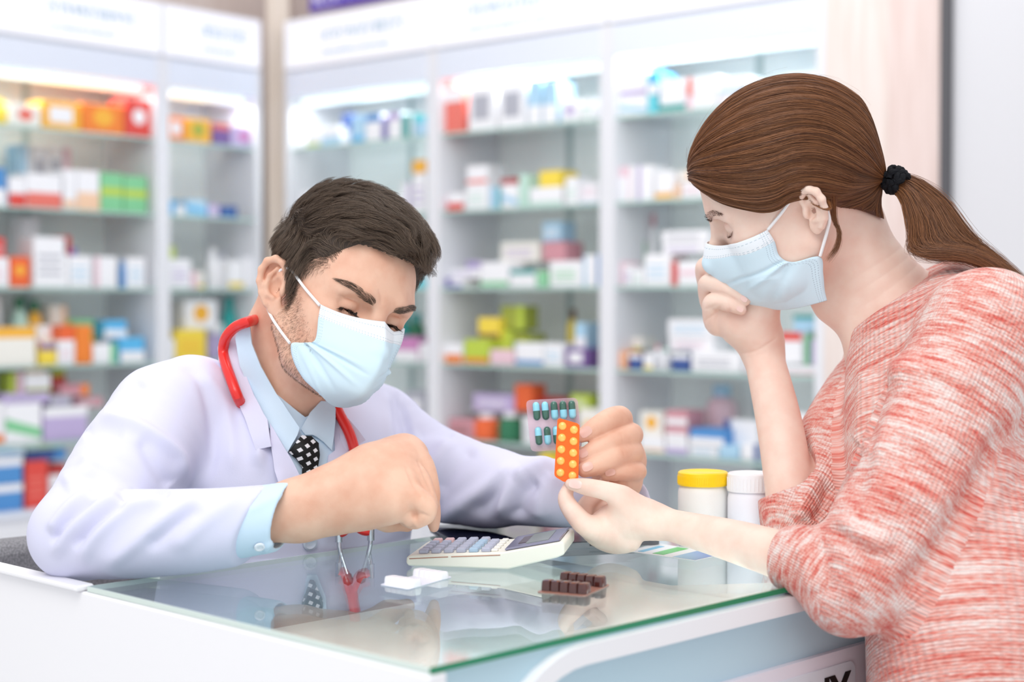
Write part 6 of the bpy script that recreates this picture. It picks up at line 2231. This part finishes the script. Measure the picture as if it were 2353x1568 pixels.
# ------------------------------------------------------------------ price card
M_CARD = mat('card_white', '#f4f7f8', 0.4, 0.4)
CARDC = [on_z(x, y, GZ) for x, y in ((1440, 1268), (1597, 1290), (1668, 1274), (1510, 1250))]
cx_, cy_ = unit(CARDC[1] - CARDC[0]), unit(CARDC[3] - CARDC[0])
CARD = empty('price_card', CARDC[0], 'printed card with green and blue stripes, half under the tablet\'s corner', 'card')
hC = .0004
m = MB().add([p + ZC * h for h in (.0002, .0006) for p in CARDC], [(3, 2, 1, 0), (4, 5, 6, 7)] + [(i, (i + 1) % 4, 4 + (i + 1) % 4, 4 + i) for i in range(4)]); m.build('sheet', M_CARD, CARD)


def card_strip(u0, u1, v0, v1, mt, name):
    def q(u, v): return CARDC[0] * (1 - u) * (1 - v) + CARDC[1] * u * (1 - v) + CARDC[2] * u * v + CARDC[3] * (1 - u) * v
    V = [q(u, v) + ZC * h for h in (.0006, .0009) for u, v in ((u0, v0), (u1, v0), (u1, v1), (u0, v1))]
    MB().add(V, [(3, 2, 1, 0), (4, 5, 6, 7)] + [(i, (i + 1) % 4, 4 + (i + 1) % 4, 4 + i) for i in range(4)]).build(name, mt, CARD)


M_GRAD = mat('card_blue', '#5f86d6', .4, .4)
_n, _l, _b = nodes(M_GRAD)
_tc = _n.new('ShaderNodeTexCoord'); _rp = _n.new('ShaderNodeValToRGB'); _sp = _n.new('ShaderNodeSeparateXYZ')
_rp.color_ramp.elements[0].color = lin('#b8e4f4'); _rp.color_ramp.elements[1].color = lin('#5563c6')
_l.new(_tc.outputs['Generated'], _sp.inputs[0]); _l.new(_sp.outputs[0], _rp.inputs[0]); _l.new(_rp.outputs[0], _b.inputs['Base Color'])
card_strip(.66, .985, .04, .96, M_GRAD, 'printed_band')
card_strip(.34, .50, .10, .92, mat('card_green', '#6fcf74', .4, .4), 'printed_band')
card_strip(.12, .2, .1, .8, mat('card_cyan', '#7fc7e6', .4, .4), 'printed_band')

# ------------------------------------------------------------------ pill bottles
M_BOT_CREAM = mat('bottle_cream_white', '#f1eeea', 0.35, 0.45)
M_BOT_WHITE = mat('bottle_white', '#efeef6', 0.35, 0.45)
M_LID_Y = mat('lid_yellow', '#ffd51c', 0.35, 0.45)
M_LID_W = mat('lid_white', '#f1f0f4', 0.35, 0.45)


def pill_bottle(px0, px1, ytop, ylid, ybase, mb_, ml, label, ribs):
    c = on_z((px0 + px1) / 2, ybase, GZ)
    d = float((c - CAM) @ FW)
    r = (px1 - px0) / 2 * d / FPX
    h = (ybase - ytop) * d / FPX * 1.0
    hl = (ylid - ytop) * d / FPX
    root = empty('pill_bottle', c, label, 'bottle', 'pill bottles on the counter')
    b = h - hl
    MB().lathe(c, [(.0001, .0), (r * .93, .0), (r * .985, .003), (r * .985, b - .006), (r * .95, b - .002), (r * .90, b + .002), (.0001, b + .002)], 48).build('bottle_body', mb_, root, True)
    lid = MB().lathe(c, [(.0001, b + .0022), (r * .9, b + .0022), (r, b + .0022), (r, h - .004), (r * .985, h - .0012), (r * .93, h), (r * .86, h - .0008), (r * .80, h - .002), (.0001, h - .002)], 64)
    if ribs:
        for k in range(ribs):
            a = 2 * math.pi * k / ribs
            u = np.array([math.cos(a), math.sin(a), 0])
            lid.tube([c + u * r * .998 + ZC * (b + .004), c + u * r * .998 + ZC * (h - .005)], r * .018, 6)
    lid.build('lid', ml, root, True)


pill_bottle(1557, 1673, 1083, 1118, 1255, M_BOT_CREAM, M_LID_Y, 'white pill bottle with yellow lid on the glass counter', 72)
pill_bottle(1671, 1778, 1086, 1132, 1262, M_BOT_WHITE, M_LID_W, 'all white pill bottle with white ribbed lid on the glass counter', 40)

# ------------------------------------------------------------------ blister packs
M_OR_SHEET = mat('blister_orange', '#fb6a12', 0.3, 0.5)
M_OR_PILL = mat('pill_yellow_orange', '#ffc45e', 0.25, 0.6, Coat_Weight=.5)
M_FOIL_PINK = glass_mat('blister_clear_pink', '#f9edf3', 1.35, .25)
_fn, _fl = M_FOIL_PINK.node_tree.nodes, M_FOIL_PINK.node_tree.links
_df = _fn.new('ShaderNodeBsdfDiffuse'); _df.inputs[0].default_value = lin('#ecd6e0')
_mx = _fn.new('ShaderNodeMixShader'); _mx.inputs[0].default_value = .27
_src = _fn['Material Output'].inputs[0].links[0].from_socket
_fl.new(_src, _mx.inputs[1]); _fl.new(_df.outputs[0], _mx.inputs[2]); _fl.new(_mx.outputs[0], _fn['Material Output'].inputs[0])
M_CLEAR = glass_mat('blister_clear', '#f6fbfd', 1.25, .08)
M_CAP_CYAN = mat('capsule_cyan', '#a5e6f7', 0.2, 0.6)
M_CAP_GREEN = mat('capsule_dark_green', '#47705f', 0.2, 0.6)


def plane_basis(tl, tr, bl):
    ex = unit(tr - tl); dn = bl - tl; n = unit(np.cross(ex, dn)); ey = np.cross(n, ex)
    if n @ FW > 0: n = -n
    return ex, ey, n


def dome(mb, c, ex, ey, n, rx, ry, h, k=16, rings=5, m=0):
    V, F = [], []
    for i in range(rings):
        a = (i / rings) * math.pi / 2
        for j in range(k):
            t = 2 * math.pi * j / k
            ca, sa = math.cos(t), math.sin(t)
            s = 1 - .12 * (i == 0) * 0
            V.append(c + (ex * rx * ca + ey * ry * sa) * math.cos(a) + n * h * math.sin(a))
    V.append(c + n * h)
    for i in range(rings - 1):
        for j in range(k):
            F.append((i * k + j, i * k + (j + 1) % k, (i + 1) * k + (j + 1) % k, (i + 1) * k + j))
    for j in range(k):
        F.append(((rings - 1) * k + j, (rings - 1) * k + (j + 1) % k, rings * k))
    F.append(tuple(range(k))[::-1])
    return mb.add(V, F, m)


def px_on(p0, n, x, y):
    return on_plane(x, y, p0, n)


dO = 1.7155
oTL, oTR, oBL = P(1283, 962, dO + .004), P(1332, 978, dO - .002), P(1274, 1094, dO)
oex, oey, on_ = plane_basis(oTL, oTR, oBL)
ORANGE = empty('blister_pack', oTL, 'orange blister pack of yellow tablets held up between both hands', 'blister pack')
out_px = [(1281, 966), (1284, 962.5), (1288, 962), (1326, 973), (1331, 977), (1332, 982), (1329, 1098), (1326, 1102.5), (1321, 1104), (1300, 1108.5), (1294, 1107), (1279, 1098), (1275, 1094), (1274, 1089)]
Vp = [px_on(oTL, on_, x, y) for x, y in out_px]
pl2 = [((v - oTL) @ oex, (v - oTL) @ oey) for v in Vp]
MB().prism(pl2, oTL, oex, oey, on_, .0004, t0=-.0004).build('foil_sheet', M_OR_SHEET, ORANGE)
colL = [(495, 372), (490, 472), (485, 572), (480, 671), (477, 772)]; colR = [(594, 404), (590, 503), (587, 602), (584, 699), (581, 797)]
for (zx, zy) in colL + colR:
    c = px_on(oTL, on_, 1160 + zx / 3.7325, 880 + zy / 3.7325) + on_ * .0004
    dome(MB(), c, oex, oey, on_, .0046, .0046, .0028).build('tablet_pill', M_OR_PILL, ORANGE, True)

dB = 1.752
bTL, bTR, bBL = P(1208, 920, dB), P(1327, 914, dB + .004), P(1220, 1038, dB - .006)
bex, bey, bn = plane_basis(bTL, bTR, bBL)
CLEAR = empty('blister_pack', bTL, 'clear blister pack of blue and dark green capsules held behind the orange one', 'blister pack')
corners = [(1208, 920), (1327, 914), (1338, 1030), (1220, 1039)]
pts = np.array([((px_on(bTL, bn, x, y) - bTL) @ bex, (px_on(bTL, bn, x, y) - bTL) @ bey) for x, y in corners])


def round_poly(pts, r, k=5):
    out = []
    n = len(pts)
    for i in range(n):
        p, a, b = pts[i], pts[i - 1], pts[(i + 1) % n]
        ua, ub = unit(a - p), unit(b - p)
        for t in np.linspace(0, 1, k):
            q = p + ua * r * (1 - t) ** 2 + ub * r * t ** 2
            out.append(tuple(q))
    return out


MB().prism(round_poly(pts, .006), bTL, bex, bey, bn, .0004, t0=-.0003).build('backing_sheet', M_FOIL_PINK, CLEAR)
for r_, (ya, yb, sh) in enumerate(((924.5, 967, 0), (982, 1024, 5))):
    for k in range(5):
        x = 1231 + k * 20.5 + sh
        ya_, yb_ = ya - .055 * (x - 1231) * 0 - .045 * (x - 1231), yb - .045 * (x - 1231)
        a, b = px_on(bTL, bn, x, ya_ + 8), px_on(bTL, bn, x + 2.2, yb_ - 8)
        ax = unit(b - a); r = .0038
        cm = (a + b) / 2 + bn * .0034
        half = np.linalg.norm(b - a) / 2
        def capsule(t0, t1, rr, c0, c1):
            q = MB(); P0, R0 = [], []
            ks = np.linspace(0, math.pi / 2, 5)
            if c0:
                for e in ks: P0.append(cm + ax * (t0 - rr * math.cos(e))); R0.append(max(rr * math.sin(e), 1e-5))
            else: P0.append(cm + ax * t0); R0.append(rr)
            if c1:
                for e in ks[::-1]: P0.append(cm + ax * (t1 + rr * math.cos(e))); R0.append(max(rr * math.sin(e), 1e-5))
            else: P0.append(cm + ax * t1); R0.append(rr)
            return q.tube(P0, R0, 14)
        up_blue = (k < 2) if r_ == 0 else (k == 0 or k == 2)
        c1 = capsule(-half, .0002, r, True, False).build('capsule', M_CAP_CYAN if up_blue else M_CAP_GREEN, CLEAR, True)
        capsule(-.0002, half, r * 1.03, False, True).build('capsule_half', M_CAP_GREEN if up_blue else M_CAP_CYAN, c1, True)
        bub = MB(); P0 = []; R0 = []
        rr = r * 1.22
        for e in np.linspace(0, math.pi / 2, 5): P0.append(cm + ax * (-half - rr * math.cos(e))); R0.append(max(rr * math.sin(e), 1e-5))
        for e in np.linspace(math.pi / 2, 0, 5): P0.append(cm + ax * (half + rr * math.cos(e))); R0.append(max(rr * math.sin(e), 1e-5))
        bub.tube(P0, R0, 14).build('bubble', M_CLEAR, CLEAR, True)


def flat_blister(corner_px, rows, cols, m_sheet, m_pill, label, rx, ry, h, tilt=None, inset=.12):
    c = [on_z(x, y, GZ) for x, y in corner_px]
    root = empty('blister_pack', c[0], label, 'blister pack')
    o = c[0]; ex = unit(c[1] - c[0]); ey = unit((c[3] - c[0]) - ex * ((c[3] - c[0]) @ ex))
    pl = np.array([((p - o) @ ex, (p - o) @ ey) for p in c])
    MB().prism(round_poly(pl, .004), o, ex, ey, ZC, .0010, t0=.0003).build('foil_sheet', m_sheet, root)
    for i in range(cols):
        for j in range(rows):
            u = inset + (1 - 2 * inset) * i / max(cols - 1, 1); v = inset * 1.6 + (1 - 3.2 * inset) * j / max(rows - 1, 1)
            p = c[0] * (1 - u) * (1 - v) + c[1] * u * (1 - v) + c[2] * u * v + c[3] * (1 - u) * v + ZC * .0010
            e1 = unit(c[1] - c[0]); e2 = np.array([-e1[1], e1[0], 0])
            # squarish blister cup
            V = [((math.copysign(abs(math.cos(a)) ** .55, math.cos(a))) * rx, (math.copysign(abs(math.sin(a)) ** .55, math.sin(a))) * ry) for a in np.linspace(0, 2 * math.pi, 25)[:-1]]
            q = MB(); n = len(V); W_ = []
            for s, z in ((1, 0), (.94, h * .7), (.82, h * .95), (.55, h), ):
                W_ += [p + e1 * x * s + e2 * y * s + ZC * z for x, y in V]
            F = [(k * n + a, k * n + (a + 1) % n, (k + 1) * n + (a + 1) % n, (k + 1) * n + a) for k in range(3) for a in range(n)]
            F += [tuple(range(n))[::-1], tuple(3 * n + a for a in range(n))]
            q.add(W_, F).build('pill', m_pill, root, True)
    return root


M_BR_SHEET = mat('blister_brown_sheet', '#9a6a5c', 0.3, 0.6)
M_BR_PILL = mat('blister_brown', '#4a2420', 0.12, 0.8)
M_WH_SHEET = mat('blister_white_sheet', '#e3e4f2', 0.3, 0.6)
M_WH_PILL = mat('pill_white', '#f8f7fd', 0.25, 0.6)
flat_blister([(1233, 1363), (1344, 1372), (1402, 1346), (1302, 1332)], 2, 5, M_BR_SHEET, M_BR_PILL, 'dark brown blister pack lying on the glass in front of the tablet', .0054, .0080, .0100)
flat_blister([(872, 1346), (938, 1357), (1040, 1328), (978, 1318)], 2, 5, M_WH_SHEET, M_WH_PILL, 'white blister pack lying on the glass in front of the calculator', .0056, .0078, .0070)

# ------------------------------------------------------------------ stethoscope round the man's neck
M_RED = mat('rubber_red', '#e8312c', 0.25, 0.5)
M_STEEL = mat('steel_bright', '#c9ccd4', 0.15, 0.6, 0.9)
STE = empty('stethoscope', P(650, 900, 1.80), 'red stethoscope hanging round the neck of the man in the white coat', 'stethoscope')


def on_coat(rows, lift):
    a = np.array(rows, float)
    t, R, ok = CS.march(a[:, 0], a[:, 1])
    for i in np.nonzero(~ok)[0]:
        j = np.nonzero(ok)[0]; t[i] = t[j[np.argmin(np.abs(j - i))]]
    for _ in range(14):
        t[1:-1] = .25 * t[:-2] + .5 * t[1:-1] + .25 * t[2:]
    p = CAM + R * t[:, None]
    return p - R / np.linalg.norm(R, axis=1)[:, None] * lift


ta = on_coat(catmull([(548, 918), (534, 880), (519, 838), (513, 806), (519, 776), (540, 752), (566, 741)], 5), .025)
ta = np.vstack([on_coat([(566, 946), (559, 934), (552, 925)], -.003), ta])
_d = float((ta[-1] - CAM) @ FW)
arc = catmull([ta[-1], P(588, 735, _d + .04), P(615, 733, _d + .085), P(660, 735, 1.945), P(735, 770, 1.95), P(775, 830, 1.92)], 6)
tb1 = on_coat(catmull([(768, 928), (783, 958), (801, 992), (813, 1028), (819, 1066), (818, 1110), (812, 1150), (806, 1186)], 5), .018)
line = np.vstack([ta[:-1], arc, tb1])
for _ in range(2): line[1:-1] = .25 * line[:-2] + .5 * line[1:-1] + .25 * line[2:]
MB().tube(line, .0062, 14).build('tube', M_RED, STE, True)
yj = tb1[-1]
for e_, (x2, y2) in ((1, (852, 1222)), (-1, (778, 1226))):
    a2 = P(x2, y2, float((yj - CAM) @ FW) - .004)
    MB().tube(catmull([yj + ZC * .006, yj * .55 + a2 * .45 - ZC * .006, a2], 6), .0058, 12).build('tube_branch', M_RED, STE, True)
    b2 = P(x2 - 3 * e_, y2 + 40, float((yj - CAM) @ FW) - .006)
    b3 = P(x2 - 22 * e_, y2 + 105, float((yj - CAM) @ FW) - .004)
    ar = MB().tube(catmull([a2 + ZC * .004, a2, b2, b3], 6), .0026, 10).build('ear_tube', M_STEEL, STE, True)
    MB().lathe(a2, [(.0001, -.010), (.0042, -.010), (.0042, .006), (.0001, .006)], 14).build('ferrule', M_STEEL, ar, True)
    MB().lathe(b3, [(.0001, -.008), (.005, -.005), (.006, 0), (.004, .006), (.0001, .006)], 14).build('ear_tip', M_DARK, ar, True)

# ------------------------------------------------------------------ office chair behind the man
M_FABRIC = mat('chair_fabric_grey', '#87868a', 0.9, 0.1)
noise_color(M_FABRIC, '#78777b', '#98979b', 420, 2)
CHAIR = empty('office_chair', (-.42, 2.02, 0), 'grey fabric chair the man in the white coat sits on', 'chair')
ang_ = LAT
bc = P(-10, 1330, 1.95)
CRm = np.stack([LAT, -FRT, [0, 0, 1]], 1)
# backrest
BK = SDF()
bx0 = np.array([-.42, 2.045, .0])
BK.chain([P(30, 1290, 1.90), P(10, 1420, 1.90)], .035, .0)
BKm = MB()
ctr = np.array([-.36, 2.03, .60])
pl = rrect(.52, .42, .07, 8)
pl = [(x, y) for x, y in pl]
bo = np.array([-.50, 1.97, .585]) + LAT * .045
BKm.prism(pl, bo, LAT, ZC, -FRT, .045, t0=-.01)
bk = BKm.build('backrest', M_FABRIC, CHAIR, True)
bmod = bk.modifiers.new('round', 'BEVEL'); bmod.width = .014; bmod.segments = 3; bmod.limit_method = 'ANGLE'
st = MB().prism(rrect(.48, .46, .08, 8), np.array([-.27, 1.89, .41]), LAT, -FRT, ZC, .07, t0=0).build('seat', M_FABRIC, CHAIR, True)
smod = st.modifiers.new('round', 'BEVEL'); smod.width = .016; smod.segments = 3; smod.limit_method = 'ANGLE'
MB().tube([bo - FRT * .05 - ZC * .1, bo - FRT * .06 - ZC * .18, np.array([-.27, 1.89, .39]) - FRT * .1], .018, 10).build('back_bracket', M_DARK, CHAIR, True)
MB().tube([(-.27, 1.89, .07), (-.27, 1.89, .41)], .025, 16).build('column', M_STEEL, CHAIR, True)
for k in range(5):
    a = 2 * math.pi * k / 5
    e = np.array([-.27 + .27 * math.cos(a), 1.89 + .27 * math.sin(a), .055])
    lg = MB().tube([(-.27, 1.89, .085), e], [.022, .014], 10).build('leg', M_DARK, CHAIR, True)
    MB().lathe(e - ZC * .055 + np.array([0, 0, .0]), [(.0001, 0), (.018, .004), (.024, .025), (.018, .046), (.0001, .05)], 14).build('castor', M_DARK, lg, True)
# his trousers on the seat
TRM = SDF()
for sx in (-1, 1):
    hip = np.array([-.27, 1.89, .56]) + LAT * .09 * sx
    knee = hip + FRT * .36 + LAT * .05 * sx - ZC * .04
    ank = knee * np.array([1, 1, 0]) - FRT * .05 + ZC * .09
    TRM.chain([hip, knee], [.085, .062], .03, 0); TRM.chain([knee, ank], [.06, .045], .02, 0)
    TRM.chain([ank * np.array([1, 1, 0]) + ZC * .035, ank * np.array([1, 1, 0]) + FRT * .15 + ZC * .03], [.036, .032], .01, 0)
_V, _F = TRM.mesh(.006)
mesh_obj('trousers', _V, _F, M_TROUSERS, MAN)
# ------------------------------------------------------------------ square the room with the world axes
TH_ROOM = math.atan2(.656, .755)
RZ = Matrix.Rotation(TH_ROOM, 4, 'Z')
bpy.context.view_layer.update()
for o in [x for x in bpy.data.objects if x.parent is None]:
    if o.type == 'MESH' and o.matrix_world == Matrix.Identity(4):
        o.data.transform(RZ)
    else:
        o.matrix_world = RZ @ o.matrix_world
bpy.context.view_layer.update()
